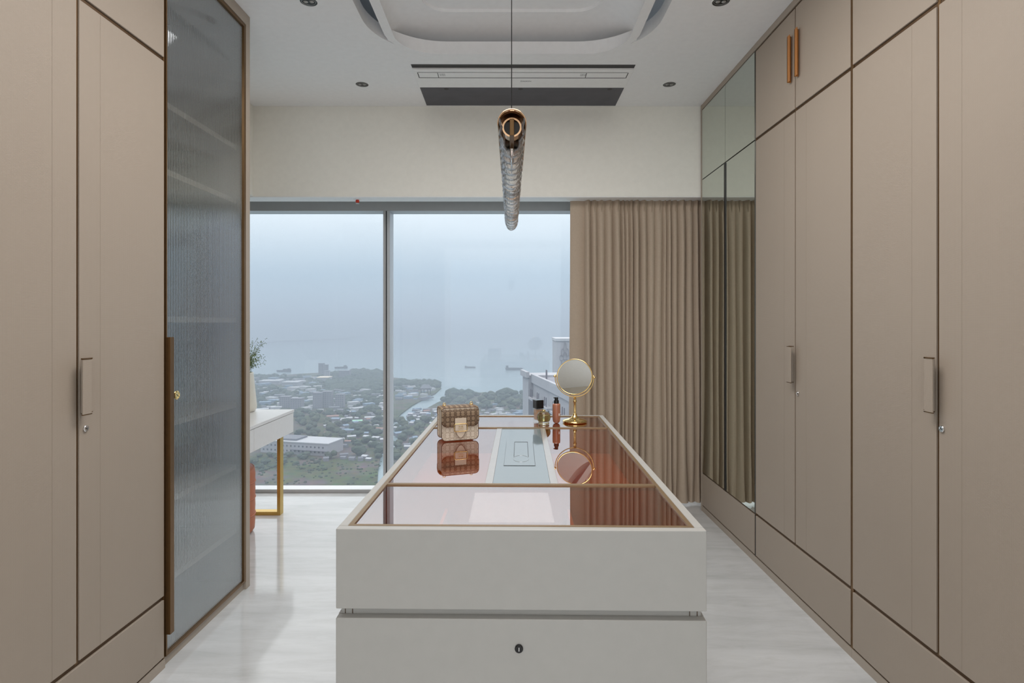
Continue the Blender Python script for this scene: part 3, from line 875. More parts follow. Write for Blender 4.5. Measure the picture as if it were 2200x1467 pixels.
# rippled glass half pipe, open above, narrowing to the far end
bm = bmesh.new()
NY, NA = 150, 26
def pend_r(f):
    return 0.0305 * (1 - 0.10 * f) * (1.0 if f < 0.9 else max(0.25, math.sqrt(max(0.0, 1 - ((f - 0.9) / 0.1) ** 2 * 0.95))))
grid = []
rnd = random.Random(3)
for i in range(NY + 1):
    f = i / NY; r = pend_r(f); row = []
    for k in range(NA + 1):
        u = k / NA
        a = math.radians(168) + math.radians(204) * u
        sag = math.cos((u - 0.5) * PI)
        yy = -L2 + f * 2 * L2 - 0.0 + (0.13 * (sag ** 1.5) if f < 0.5 else 0.13 * sag ** 1.5 * (1 - (f - 0.5) * 1.7)) * (1 if f < 0.98 else 1)
        ph = yy * 2 * PI / 0.062 + 2.0 * sag
        rip = 0.0030 * math.sin(ph) + 0.0011 * math.sin(2.7 * ph + 3 * u) + rnd.uniform(-0.0005, 0.0005)
        rr = r + rip
        row.append(bm.verts.new((rr * math.cos(a) + 0.002, yy, zc + rr * 1.12 * math.sin(a))))
    grid.append(row)
for a, b in zip(grid, grid[1:]):
    for k in range(NA): bm.faces.new((a[k], a[k + 1], b[k + 1], b[k]))
g = obj('glass_trough', bm, glass_m, pd, smooth=True)
sm = g.modifiers.new('thick', 'SOLIDIFY'); sm.thickness = 0.0045; sm.offset = -1
# rose gold half-shell cover along the top
bm = bmesh.new()
rows = []
for i in range(21):
    y = -L2 + 2 * L2 * 0.30 * i / 20
    rr = 0.0325 * (1 - 0.05 * i / 20)
    rows.append([bm.verts.new((rr * math.cos(PI * k / 16) + 0.002, y, zc - 0.004 + rr * math.sin(PI * k / 16))) for k in range(17)])
for a, b in zip(rows, rows[1:]):
    for k in range(16): bm.faces.new((a[k], a[k + 1], b[k + 1], b[k]))
o = obj('top_shell', bm, rose, pd, smooth=True)
sm = o.modifiers.new('thick', 'SOLIDIFY'); sm.thickness = 0.0022; sm.offset = -1
for y in (-L2 + 0.035, -L2 + 0.15, 0.0, L2 - 0.3):
    bm = bmesh.new(); lathe(bm, [(0.0195, 0.006), (0.0195, 0.0), (0.0235, 0.0), (0.0235, 0.030), (0.0195, 0.030)], 32, caps=False)
    bmesh.ops.rotate(bm, verts=bm.verts, cent=(0, 0, 0), matrix=Matrix.Rotation(-PI / 2, 3, 'X'))
    o = obj('lamp_holder', bm, rose, pd); o.location = (0.002, y, zc - 0.002); smooth_by_angle(o)
    bm = bmesh.new(); lathe(bm, [(0.0194, 0.0), (0.0194, 0.016)], 32)
    bmesh.ops.rotate(bm, verts=bm.verts, cent=(0, 0, 0), matrix=Matrix.Rotation(-PI / 2, 3, 'X'))
    k = obj('socket', bm, black_gloss, o); k.location = (0, 0.007, 0)
box('spine', -0.0035, 0.0075, -L2 + 0.02, -L2 + 0.26, zc - 0.026, zc + 0.014, bronze, pd, 0.001)
bm = bmesh.new(); tube(bm, [(0.002, -L2 + 0.10, zc - 0.034), (0.002, -L2 + 0.22, zc - 0.036), (0.002, -L2 + 0.34, zc - 0.037)], [0.004, 0.0025, 0.0005], 10)
obj('glass_drop', bm, chrome, pd, smooth=True)

# ------------------------------------------------------------------ ceiling fittings
def downlight(x, y, label):
    t = empty('downlight', (x, y, ZC)); tag(t, label, 'downlight', 'recessed twin downlights')
    bm = bmesh.new(); lathe(bm, [(0.046, 0.0), (0.046, -0.0015), (0.041, -0.0025), (0.0405, 0.0), (0.0405, -0.0004)], 40, caps=False); o = obj('trim_ring', bm, white_p, t); smooth_by_angle(o)
    bm = bmesh.new(); lathe(bm, [(0.0405, -0.0012), (0.0001, -0.0010)], 40, caps=False); obj('recess', bm, black_m, t)
    bm = bmesh.new(); tube(bm, torus_pts((0, 0, -0.002), (1, 0, 0), (0, 1, 0), 0.0335, 0.027, 36), 0.0014, 6, True); obj('inner_ring', bm, lens_m, t)
    for s in (-1, 1):
        bm = bmesh.new(); lathe(bm, [(0.0115, -0.0018), (0.0095, -0.0045), (0.0001, -0.0055)], 20, s * 0.0145, 0, 0, caps=False); obj('lens', bm, lens_m, t, smooth=True)
downlight(-0.973, 3.77, 'far downlight on the left of the air conditioner grille')
downlight(1.034, 3.77, 'far downlight on the right of the air conditioner grille')
downlight(-0.982, 2.80, 'near downlight cut by the top edge, left of the tray')
downlight(1.018, 2.80, 'near downlight cut by the top edge, right of the tray')

ac = empty('air_conditioner', (0.0725, 3.80, ZC), 0.004); tag(ac, 'white ceiling cassette air conditioner with dark grille', 'air conditioner')
AW = 0.678
box('gap_shadow', -AW, AW, -0.318, -0.275, -0.0012, -0.0002, black_m, ac)  # flat black strip standing in for the shadow in the gap before the panel
box('panel', -AW, AW, -0.274, -0.003, -0.012, -0.0003, white_p, ac, 0.002)
box('rear_panel', -AW, AW, -0.003, 0.318, -0.006, -0.0003, white_p, ac)
lv = box('louver', -AW + 0.03, AW - 0.03, -0.232, -0.165, -0.0145, -0.0122, white_p, ac, 0.0006)
bm = bmesh.new()
bx(bm, -AW + 0.03, AW - 0.03, -0.166, -0.154, -0.0132, -0.0121)
bx(bm, -AW + 0.024, -AW + 0.029, -0.232, -0.154, -0.0132, -0.0121); bx(bm, AW - 0.029, AW - 0.024, -0.232, -0.154, -0.0132, -0.0121)
bx(bm, -AW + 0.03, AW - 0.03, -0.2345, -0.2325, -0.0130, -0.0121)
bx(bm, -0.530, -0.526, -0.232, -0.16, -0.0152, -0.0146); bx(bm, 0.392, 0.396, -0.232, -0.16, -0.0152, -0.0146)
obj('louver_gap', bm, black_m, ac)
bm = bmesh.new()
for x0 in (-0.515, 0.36):
    for k in range(5): bx(bm, x0 + k * 0.007, x0 + k * 0.007 + 0.0022, -0.222, -0.188, -0.0149, -0.0146)
obj('louver_mark', bm, dkgrey, lv)
box('grille_bed', -AW + 0.006, AW - 0.006, 0.0, 0.312, -0.0075, -0.0062, black_m, ac)
for k in range(34):
    y = 0.004 + k * 0.0091
    box('grille_slat', -AW + 0.006, AW - 0.006, y, y + 0.0066, -0.0115, -0.0078, dkgrey, ac)
for x in (-0.50, -0.01, 0.58):
    bm = bmesh.new(); lathe(bm, [(0.016, -0.0132), (0.010, -0.0116)], 20, x, 0.016, 0); obj('clip', bm, black_m, ac)
text_mesh('lettering', 'DAIKIN', 0.021, dkgrey, ac, 0.0002, (0.022, -0.105, -0.0124), (PI, 0, 0))

sp = empty('sprinkler_head', px(768, 428, 4.22)); sp.location.z = 2.2450; tag(sp, 'small red bulb sprinkler head under the window bulkhead', 'sprinkler')
bm = bmesh.new(); lathe(bm, [(0.030, 0), (0.028, -0.003), (0.012, -0.004)], 24); obj('escutcheon', bm, white_p, sp)
bm = bmesh.new(); lathe(bm, [(0.009, -0.004), (0.012, -0.010), (0.010, -0.020), (0.005, -0.024)], 16); obj('bulb', bm, red_m, sp, smooth=True)
bm = bmesh.new()
for s in (-1, 1): tube(bm, [(s * 0.010, 0, -0.004), (s * 0.013, 0, -0.018), (s * 0.003, 0, -0.030)], 0.0018, 6)
obj('yoke_arm', bm, red_m, sp)
bm = bmesh.new(); lathe(bm, [(0.011, -0.030), (0.012, -0.0325), (0.0001, -0.033)], 16); obj('deflector', bm, chrome, sp)

# ------------------------------------------------------------------ curtain
rnd = random.Random(11)
bm = bmesh.new()
X0, X1 = 0.438, 1.60
NXC, NZ = 760, 26
folds = []
x = X0
folds.append((x, 0.105, 0.35)); x += 0.105           # flatter leading edge
while x < X1:
    wd_ = rnd.choice((0.028, 0.034, 0.04, 0.048, 0.058)); folds.append((x, wd_, rnd.uniform(0.55, 1.25))); x += wd_
def fold_off(xx):
    for (fx, fwid, amp) in folds:
        if fx <= xx < fx + fwid:
            u = (xx - fx) / fwid
            s = math.sin(PI * u)
            return -amp * 0.046 * (s ** 0.7)
    return 0.0
offs = [fold_off(X0 + (X1 - X0) * i / NXC) for i in range(NXC + 1)]
cols = []
for i in range(NXC + 1):
    xx = X0 + (X1 - X0) * i / NXC
    col = []
    for k in range(NZ + 1):
        f = k / NZ
        z = 2.2435 - f * 2.225
        amp = 0.62 + 0.38 * min(1, f * 7)
        sway = 0.010 * math.sin(xx * 9 + f * 2.2) * f + 0.006 * math.sin(xx * 31 + f * 5) * f
        kink = 0.008 * math.sin(xx * 63 + f * 9.0) * max(0, f - 0.86) / 0.14
        if f < 0.05: amp *= 0.9
        col.append(bm.verts.new((xx + sway + kink, 4.278 + offs[i] * amp + 0.006 * math.sin(f * 8 + xx * 14) * f, z)))
    cols.append(col)
for a, b in zip(cols, cols[1:]):
    for k in range(NZ): bm.faces.new((a[k], b[k], b[k + 1], a[k + 1]))
ct = empty('curtain', (0, 0, 0)); tag(ct, 'floor length brown pleated curtain drawn to the right of the window', 'curtain')
o = obj('drape', bm, curtain_m, ct, smooth=True)
# gathered heading tape: small pinch pleats along the top
bm = bmesh.new()
for (fx, fwid, amp) in folds[1:]:
    y = 4.278 - amp * 0.031
    v = [bm.verts.new(p) for p in ((fx + 0.2 * fwid, y + 0.012, 2.244), (fx + 0.8 * fwid, y + 0.012, 2.244), (fx + 0.5 * fwid, y - 0.012, 2.244), (fx + 0.5 * fwid, y - 0.003, 2.155))]
    bm.faces.new((v[0], v[2], v[3])); bm.faces.new((v[2], v[1], v[3])); bm.faces.new((v[0], v[3], v[1])); bm.faces.new((v[0], v[1], v[2]))
obj('pinch_pleat', bm, curtain_m, ct)
box('curtain_track', X0 - 0.02, X1, 4.262, 4.292, 2.2436, 2.2452, white_p, ct)

# ------------------------------------------------------------------ desk corner
DX, DY1, DZ = -1.544, 4.10, 0.728
t = empty('desk', (DX, DY1, 0)); tag(t, 'white desk with gold frame legs by the window', 'desk')
box('desktop', -0.56, 0.004, -1.10, 0.0, DZ - 0.020, DZ, desk_m, t, 0.001)
box('drawer_case', -0.55, -0.020, -1.09, -0.004, DZ - 0.158, DZ - 0.022, desk_m, t)
for (a, b) in ((-0.630, -0.004), (-1.09, -0.634)):
    box('drawer_front', -0.0195, 0.0, a, b, DZ - 0.158, DZ - 0.0235, desk_m, t, 0.001)
for y in (-0.075, -1.03):
    bm = bmesh.new()
    bx(bm, -0.088, -0.066, y, y + 0.055, 0.0, DZ - 0.159)
    bx(bm, -0.50, -0.478, y, y + 0.055, 0.0, DZ - 0.159)
    bx(bm, -0.478, -0.088, y, y + 0.055, 0.0, 0.024)
    obj('leg_frame', bm, gold, t)

t = empty('leather_pouf', (-1.835, 3.66, 0)); tag(t, 'tan leather pouf with banded seams beside the desk', 'pouf')
bm = bmesh.new()
lathe(bm, [(0.15, 0), (0.178, 0.005), (0.192, 0.025), (0.195, 0.07), (0.194, 0.12), (0.196, 0.17), (0.194, 0.22), (0.196, 0.27), (0.194, 0.32), (0.196, 0.37), (0.192, 0.405), (0.18, 0.418), (0.12, 0.424)], 56); obj('cover', bm, tan_m, t, smooth=True)
for z in (0.118, 0.222, 0.325, 0.412):
    bm = bmesh.new(); tube(bm, torus_pts((0, 0, z), (1, 0, 0), (0, 1, 0), 0.1955 if z < 0.4 else 0.187, n=48), 0.0042, 6, True); obj('seam', bm, tan_m, t, smooth=True)

t = empty('vase', (-1.845, 3.985, DZ)); tag(t, 'cream ceramic vase standing on the white desk', 'vase')
bm = bmesh.new()
lathe(bm, [(0.060, 0), (0.072, 0.004), (0.082, 0.022), (0.083, 0.04), (0.078, 0.10), (0.070, 0.18), (0.062, 0.262), (0.060, 0.272), (0.055, 0.272), (0.055, 0.262), (0.062, 0.18)], 44, caps=False); obj('vase_body', bm, vase_m, t, smooth=True)
sg = empty('leaf_sprig', (-1.845, 3.985, DZ + 0.25)); tag(sg, 'bushy small leaved green sprig in the cream vase', 'plant')
rnd = random.Random(5)
bmS, bmL = bmesh.new(), bmesh.new()
for i in range(70):
    a = rnd.uniform(0, 2 * PI); r = rnd.uniform(0.02, 0.15); h = rnd.uniform(0.08, 0.245)
    p0 = Vector((0.03 * math.cos(a) * rnd.random(), 0.03 * math.sin(a) * rnd.random(), -0.02)); p2 = Vector((r * math.cos(a), r * math.sin(a), h))
    p1 = (p0 + p2) / 2 + Vector((-0.15 * p2.x, -0.15 * p2.y, 0.02))
    tube(bmS, [p0, p1, p2], [0.0012, 0.0009, 0.0005], 5)
    for k in range(34):
        f = rnd.uniform(0.35, 1.05)
        q = (p1 * (1 - (f - 0.5) * 2) + p2 * (f - 0.5) * 2) if f > 0.5 else (p0 * (1 - f * 2) + p1 * f * 2)
        q = q + Vector((rnd.uniform(-1, 1), rnd.uniform(-1, 1), rnd.uniform(-1, 1))) * 0.016
        s = rnd.uniform(0.0024, 0.0042)
        d1 = Vector((rnd.uniform(-1, 1), rnd.uniform(-1, 1), rnd.uniform(-1, 1))).normalized(); d2 = d1.orthogonal().normalized()
        vs = [bmL.verts.new(q + d1 * s * 1.3), bmL.verts.new(q + d2 * s * 0.8), bmL.verts.new(q - d1 * s * 1.3), bmL.verts.new(q - d2 * s * 0.8)]
        bmL.faces.new(vs)
obj('stems', bmS, stem_m, sg)
lo = obj('leaves', bmL, leaf_m, sg); lo['kind'] = 'stuff'

# ------------------------------------------------------------------ the view outside
HG = 120.0
GZ = CAM_Z - HG
def gp(x, y, z=GZ):
    """ground point seen at photo pixel (x, y)"""
    D = (CAM_Z - z) * F_PX / (y - VY)
    return Vector(((x - VX) * D / F_PX, D, z))

def m_land():
    m, n, l = nodes_of('scrub_land')
    b = n['Principled BSDF']
    tc = n.new('ShaderNodeTexCoord')
    n1 = n.new('ShaderNodeTexNoise'); n1.inputs['Scale'].default_value = 0.03; n1.inputs['Detail'].default_value = 8; n1.inputs['Roughness'].default_value = 0.65
    n2 = n.new('ShaderNodeTexNoise'); n2.inputs['Scale'].default_value = 0.15; n2.inputs['Detail'].default_value = 6
    l.new(tc.outputs['Object'], n1.inputs['Vector']); l.new(tc.outputs['Object'], n2.inputs['Vector'])
    r = n.new('ShaderNodeValToRGB')
    r.color_ramp.elements[0].position = 0.34; r.color_ramp.elements[0].color = (0.040, 0.052, 0.030, 1)
    r.color_ramp.elements[1].position = 0.68; r.color_ramp.elements[1].color = (0.105, 0.09, 0.085, 1)
    e = r.color_ramp.elements.new(0.48); e.color = (0.062, 0.078, 0.036, 1)
    e = r.color_ramp.elements.new(0.56); e.color = (0.082, 0.07, 0.066, 1)
    l.new(n1.outputs['Fac'], r.inputs[0])
    mx = n.new('ShaderNodeMix'); mx.data_type = 'RGBA'; mx.blend_type = 'OVERLAY'; mx.inputs['Factor'].default_value = 0.6
    l.new(r.outputs[0], mx.inputs['A']); l.new(n2.outputs['Color'], mx.inputs['B'])
    l.new(mx.outputs['Result'], b.inputs['Base Color'])
    b.inputs['Roughness'].default_value = 0.95
    b.inputs['Specular IOR Level'].default_value = 0.1
    return m
land_m = m_land()

bm = bmesh.new()
bm.faces.new([bm.verts.new(p) for p in ((-40000, 10, GZ - 1.5), (40000, 10, GZ - 1.5), (40000, 48000, GZ - 1.5), (-40000, 48000, GZ - 1.5))])
o = obj('sea', bm, sea_m); tag(o, 'grey hazy sea reaching to the horizon', 'sea', kind='structure')

def land(name, pix, label):
    top = [gp(*p) for p in pix]
    bm = bmesh.new()
    vs = [bm.verts.new(p) for p in top]
    es = [bm.edges.new((vs[i], vs[(i + 1) % len(vs)])) for i in range(len(vs))]
    bmesh.ops.triangle_fill(bm, use_beauty=True, edges=es)
    lo = [bm.verts.new((p.x, p.y, GZ - 3)) for p in top]
    for i in range(len(vs)):
        j = (i + 1) % len(vs); bm.faces.new((vs[i], vs[j], lo[j], lo[i]))
    o = obj(name, bm, land_m); tag(o, label, 'land', kind='structure')
    return o
L_LEFT = [(-900, 808), (540, 808), (600, 806), (640, 803), (690, 800), (760, 798), (800, 803), (830, 808), (870, 814), (905, 818), (938, 824), (948, 833), (935, 845), (912, 856), (886, 870), (862, 888), (842, 910), (828, 938), (818, 975), (812, 1010), (808, 1110), (-900, 1110)]
L_RIGHT = [(826, 1110), (830, 1012), (842, 978), (856, 945), (872, 918), (892, 896), (915, 878), (940, 864), (965, 854), (1000, 847), (1040, 842), (1080, 846), (1130, 850), (1400, 852), (1900, 860), (1900, 1110)]
land('land', L_LEFT, 'wooded land on the left bank of the creek')
land('land', L_RIGHT, 'built up land on the right bank of the creek')

# trees and houses keep clear of one another
rnd = random.Random(21)
TAKEN = {}
def clear_spot(p, r, keep=True):
    c = 40.0
    i0, j0 = int(p.x // c), int(p.y // c)
    for i in (i0 - 1, i0, i0 + 1):
        for j in (j0 - 1, j0, j0 + 1):
            for (qx, qy, qr) in TAKEN.get((i, j), ()):
                if (qx - p.x) ** 2 + (qy - p.y) ** 2 < (qr + r) ** 2: return False
    if keep: TAKEN.setdefault((i0, j0), []).append((p.x, p.y, r))
    return True
def find_spot(x0, x1, y0, y1, r, tries=25):
    for _ in range(tries):
        p = gp(rnd.uniform(x0, x1), rnd.uniform(y0, y1))
        if clear_spot(p, r): return p
    return None
for q in ((575, 972), (600, 972), (625, 972), (650, 972), (680, 974), (705, 976)):
    p_ = gp(*q); TAKEN.setdefault((int(p_.x // 40), int(p_.y // 40)), []).append((p_.x, p_.y + 10, 17.0))
for q in ((768, 908, 8), (795, 901, 9), (715, 899, 9), (735, 902, 7), (815, 905, 6), (905, 905, 8), (915, 846, 16), (690, 808, 10), (700, 806, 9), (701, 812, 8), (733, 812, 10), (745, 812, 10), *[(x_, 826, 15) for x_ in range(556, 602, 9)], *[(x_, 829, 15) for x_ in range(605, 642, 9)], *[(x_, 818, 15) for x_ in range(680, 708, 9)], (611, 876, 10), (636, 879, 11), (681, 878, 9), (702, 876, 9), (729, 876, 9)):
    p_ = gp(q[0], q[1]); TAKEN.setdefault((int(p_.x // 40), int(p_.y // 40)), []).append((p_.x, p_.y + 4, q[2]))
def blob_mesh(name, m, seed, sub=2):
    r = random.Random(seed)
    bm = bmesh.new()
    for k in range(5):
        c = Vector((r.uniform(-0.55, 0.55), r.uniform(-0.55, 0.55), 0.55 + r.uniform(-0.15, 0.3)))
        res = bmesh.ops.create_icosphere(bm, subdivisions=sub, radius=r.uniform(0.42, 0.62))
        for v in res['verts']:
            v.co = v.co * (1 + r.uniform(-0.13, 0.13)); v.co.z *= 0.8; v.co += c
    me = bpy.data.meshes.new(name); bm.to_mesh(me); bm.free(); me.materials.append(m)
    return me
crowns = [blob_mesh('crown', tree_m if s % 3 else tree2_m, s) for s in range(6)]
bm = bmesh.new(); lathe(bm, [(0.10, 0), (0.06, 0.5)], 7); 
trunk_me = bpy.data.meshes.new('trunk'); bm.to_mesh(trunk_me); bm.free(); trunk_me.materials.append(bag_pipe)
def tree(p, s, label, group):
    t = empty('tree', p); tag(t, label, 'tree', group)
    t.scale = (s, s, s * rnd.uniform(0.75, 1.0)); t.rotation_euler = (0, 0, rnd.uniform(0, 6.28))
    c = bpy.data.objects.new('crown', rnd.choice(crowns)); C.objects.link(c); c.parent = t
    k = bpy.data.objects.new('trunk', trunk_me); C.objects.link(k); k.parent = t
zones = [  # x0, x1, y0, y1, count, size, label
    (640, 815, 885, 985, 80, 6.0, 'dark green tree among the roofs below the left pane'),
    (700, 815, 945, 985, 24, 7.0, 'bushy tree right of the long white works building'),
    (848, 915, 905, 990, 34, 6.0, 'tree between the mullion and the island edge'),
    (540, 620, 965, 1010, 12, 4.0, 'low scrub tree in the field under the desk'),
    (960, 1130, 850, 880, 60, 8.0, 'tree on the wooded point right of the creek'),
]
for x0, x1, y0, y1, n_, s_, lab in zones:
    for i in range(n_):
        sz = s_ * rnd.uniform(0.7, 1.35)
        p = find_spot(x0, x1, y0, y1, sz * 1.12)
        if p is None: continue
        tree(p, sz, lab, lab.replace('tree', 'trees', 1))
# roofs: shanty houses along the creek
roof_kinds = [(roof_w, 'white'), (roof_b, 'blue'), (roof_k, 'grey'), (roof_r, 'red')]
house_me = {}
for m, nm in roof_kinds:
    bm = bmesh.new()
    v = [bm.verts.new(p) for p in ((-0.55, -0.55, 0.72), (0.55, -0.55, 0.72), (0.55, 0.55, 0.72), (-0.55, 0.55, 0.72), (-0.55, 0, 1.0), (0.55, 0, 1.0))]
    for f in ((0, 1, 5, 4), (2, 3, 4, 5), (0, 4, 3), (1, 2, 5), (0, 3, 2, 1)): bm.faces.new([v[i] for i in f])
    me = bpy.data.meshes.new('roof'); bm.to_mesh(me); bm.free(); me.materials.append(m); house_me[nm] = me
bm = bmesh.new(); bx(bm, -0.5, 0.5, -0.5, 0.5, 0, 0.715); wall_me = bpy.data.meshes.new('wall'); bm.to_mesh(wall_me); bm.free(); wall_me.materials.append(conc_g)
def house(p, sx, sy, sz, rz, nm, where):
    t = empty('house', p, rz); t.scale = (sx, sy, sz)
    tag(t, 'small %s roofed house %s' % (nm, where), 'house', '%s roofed houses %s' % (nm, where))
    for nm_, me in (('wall', wall_me), ('roof', house_me[nm])):
        c = bpy.data.objects.new(nm_, me); C.objects.link(c); c.parent = t
def cluster(x0, x1, y0, y1, n_, s_, where, wts):
    for i in range(n_):
        nm = rnd.choices([k[1] for k in roof_kinds], wts)[0]
        hx, hy = s_ * rnd.uniform(0.7, 1.6), s_ * rnd.uniform(0.6, 1.1)
        p = find_spot(x0, x1, y0, y1, 0.55 * math.hypot(hx, hy))
        if p is None: continue
        house(p, hx, hy, s_ * rnd.uniform(0.5, 0.8), rnd.uniform(-0.5, 0.9), nm, where)
cluster(700, 822, 885, 950, 200, 6.2, 'in the settlement left of the mullion', (5, 2, 3, 1))
cluster(700, 815, 950, 990, 40, 5.0, 'among the trees by the works building', (5, 2, 3, 1))
cluster(850, 930, 905, 965, 50, 6.0, 'between the mullion and the island', (5, 2, 4, 1))
cluster(880, 1000, 888, 935, 90, 6.5, 'on the bank behind the handbag', (5, 3, 3, 1))
# everything further: uncountable small roofs
RV, RF = {}, {}
def roofs(x0, x1, y0, y1, n_, s_):
    for i in range(n_):
        p = gp(rnd.uniform(x0, x1), rnd.uniform(y0, y1)); nm = rnd.choices(('white', 'blue', 'grey'), (5, 2, 3))[0]
        s = s_ * rnd.uniform(0.5, 1.4); a = rnd.uniform(-0.6, 0.9); ca, sa = math.cos(a), math.sin(a)
        if not clear_spot(p, s * 1.1): continue
        V, Fc = RV.setdefault(nm, []), RF.setdefault(nm, []); k = len(V)
        for x in (-s, s):
            for y in (-s * 0.6, s * 0.6):
                for z in (0, s * 0.55): V.append((p.x + x * ca - y * sa, p.y + x * sa + y * ca, p.z + z))
        Fc.extend([[q + k for q in f] for f in ((0, 1, 3, 2), (4, 6, 7, 5), (0, 4, 5, 1), (2, 3, 7, 6), (1, 5, 7, 3))])
roofs(1000, 1135, 866, 895, 260, 5.0)
roofs(885, 1000, 880, 900, 200, 4.5)
roofs(850, 930, 832, 860, 80, 5.5)
roofs(545, 700, 812, 840, 90, 8.0)
roofs(560, 830, 840, 885, 190, 6.0)
for nm, m in (('white', roof_w), ('blue', roof_b), ('grey', roof_k)):
    me = bpy.data.meshes.new('rooftops'); me.from_pydata(RV[nm], [], RF[nm]); me.materials.append(m)
    o = bpy.data.objects.new('rooftops', me); C.objects.link(o)
    tag(o, 'far %s sheet roofs crowding the settlement towards the shore' % nm, 'rooftops', kind='stuff')
# far forest: beyond counting
ib = bmesh.new(); bmesh.ops.create_icosphere(ib, subdivisions=1, radius=1.0)
ICO_V = [v.co.copy() for v in ib.verts]; ICO_F = [[v.index for v in f.verts] for f in ib.faces]; ib.free()
FV, FF = [], []
def forest(x0, x1, y0, y1, n_, s_):
    for i in range(n_):
        p = gp(rnd.uniform(x0, x1), rnd.uniform(y0, y1))
        s = s_ * rnd.uniform(0.6, 1.4)
        if not clear_spot(p, s * 1.05, False): continue
        k0 = len(FV)
        for v in ICO_V:
            FV.append((p.x + v.x * s * rnd.uniform(0.85, 1.2), p.y + v.y * s * rnd.uniform(0.85, 1.2), p.z + v.z * s * 0.75 + s * 0.3))
        FF.extend([[a + k0 for a in f] for f in ICO_F])
forest(440, 835, 808, 885, 2300, 5.2)
forest(705, 835, 802, 850, 700, 6.5)
forest(755, 812, 799, 808, 120, 8.0)
forest(850, 940, 822, 840, 240, 7.0)
forest(965, 1130, 848, 866, 420, 9.0)
forest(540, 820, 985, 1040, 120, 1.0)
forest(540, 700, 985, 1012, 60, 1.8)
me = bpy.data.meshes.new('forest'); me.from_pydata(FV, [], FF); me.materials.append(tree_m)
for p_ in me.polygons: p_.use_smooth = True
o = bpy.data.objects.new('forest', me); C.objects.link(o)
tag(o, 'hazy green woods covering the land as far as the shore', 'forest', kind='stuff')

# long white works building below the desk
a, b = gp(575, 972), gp(705, 980)
t = empty('works_building', (a + b) / 2); tag(t, 'long white flat roofed works building below the window', 'building')
d = (b - a); t.rotation_euler = (0, 0, math.atan2(d.y, d.x)); Lw = d.length
box('wall', -Lw * 0.62, Lw / 2, 0, 26, 0, 10.5, conc_w, t)
rf = box('roof', -Lw * 0.63, Lw / 2 + 0.4, -0.5, 26.5, 10.5, 11.4, roof_w, t)
box('roof_shed', -Lw * 0.6, -4, 4, 22, 11.4, 13.0, roof_k, rf)
for z in (2.2, 6.6):
    for k in range(16):
        x = -Lw * 0.58 + k * (Lw * 1.05 / 16)
        box('window', x, x + 1.5, -0.15, -0.02, z, z + 1.5, win_dk, t)
box('canopy', -6, Lw / 2, -3, -0.16, 4.6, 5.0, conc_g, t)
# green sports roof and white shed
for (x0, y0, wpx, lab, m, nm) in ((768, 908, 20, 'flat green roofed hall left of the mullion', roof_g, 'hall'), (795, 901, 22, 'long white roofed shed left of the mullion', roof_w, 'shed'), (715, 899, 24, 'white and red roofed school left of the mullion', roof_r, 'school'), (735, 902, 14, 'low white roofed hall among the trees', roof_w, 'hall'), (815, 905, 12, 'white shed touching the mullion', roof_w, 'shed'), (905, 905, 20, 'large pale shed behind the handbag', roof_w, 'shed')):
    p = gp(x0, y0); s = wpx * p.y / F_PX
    t = empty(nm, p, 0.25); tag(t, lab, 'building')
    box('wall', -s / 2, s / 2, -s * 0.35, s * 0.35, 0, s * 0.22, conc_w, t)
    box('roof', -s / 2 - 0.4, s / 2 + 0.4, -s * 0.35 - 0.4, s * 0.35 + 0.4, s * 0.22, s * 0.26, m, t)
# tower blocks
def block(name, x0, x1, ytop, ybase, m, label, rows_=8, cols_=5):
    p = gp((x0 + x1) / 2, ybase); k = p.y / F_PX
    w_ = (x1 - x0) * k; h_ = (ybase - ytop) * k
    t = empty(name, p); tag(t, label, 'building')
    wl_ = box('wall', -w_ / 2, w_ / 2, 0, w_ * 0.7, 0, h_, m, t)
    box('roof', -w_ / 2 - 0.3, w_ / 2 + 0.3, -0.3, w_ * 0.7 + 0.3, h_, h_ + 0.9, conc_g, t)
    for i in range(rows_):
        for j in range(cols_):
            x = -w_ / 2 + (j + 0.25) * w_ / cols_; z = (i + 0.3) * h_ / rows_
            box('window', x, x + w_ / cols_ * 0.5, -0.12, -0.01, z, z + h_ / rows_ * 0.45, win_dk, t)
block('tower_block', 684, 695, 781, 808, conc_g, 'tall grey tower block rising above the shoreline trees', 10, 3)
block('tower_block', 695, 704, 784, 806, conc_g, 'slimmer tower block joined behind the tall grey one', 8, 2)
block('apartment_block', 696, 707, 797, 812, conc_w, 'low pale apartment block in front of the tower', 5, 3)
block('apartment_block', 728, 750, 797, 812, conc_g, 'wide grey apartment block on the wooded hill', 4, 6)
block('apartment_block', 600, 622, 853, 876, conc_g, 'grey housing block above the desk corner', 6, 5)
block('apartment_block', 624, 648, 857, 879, conc_g, 'housing block second from the desk corner', 6, 5)
block('apartment_block', 672, 690, 845, 878, conc_g, 'tall grey housing block in the middle of the left pane', 8, 4)
block('apartment_block', 692, 712, 842, 876, conc_g, 'tallest grey housing block in the middle of the left pane', 8, 4)
block('apartment_block', 720, 738, 848, 876, conc_g, 'grey housing block nearest the mullion', 7, 4)
for (x0, x1, y, lab) in ((556, 600, 826, 'long pale warehouse at the shore behind the plant'), (605, 640, 829, 'white warehouse roofs between plant and tower'), (680, 706, 818, 'tan roofed warehouse below the tower block')):
    p = gp((x0 + x1) / 2, y); s = (x1 - x0) * p.y / F_PX
    t = empty('warehouse', p); tag(t, lab, 'building')
    box('wall', -s / 2, s / 2, 0, 25, 0, 6, conc_w, t); box('roof', -s / 2, s / 2, -1, 26, 6, 7.5, roof_w if 'tan' not in lab else bag_lea, t)

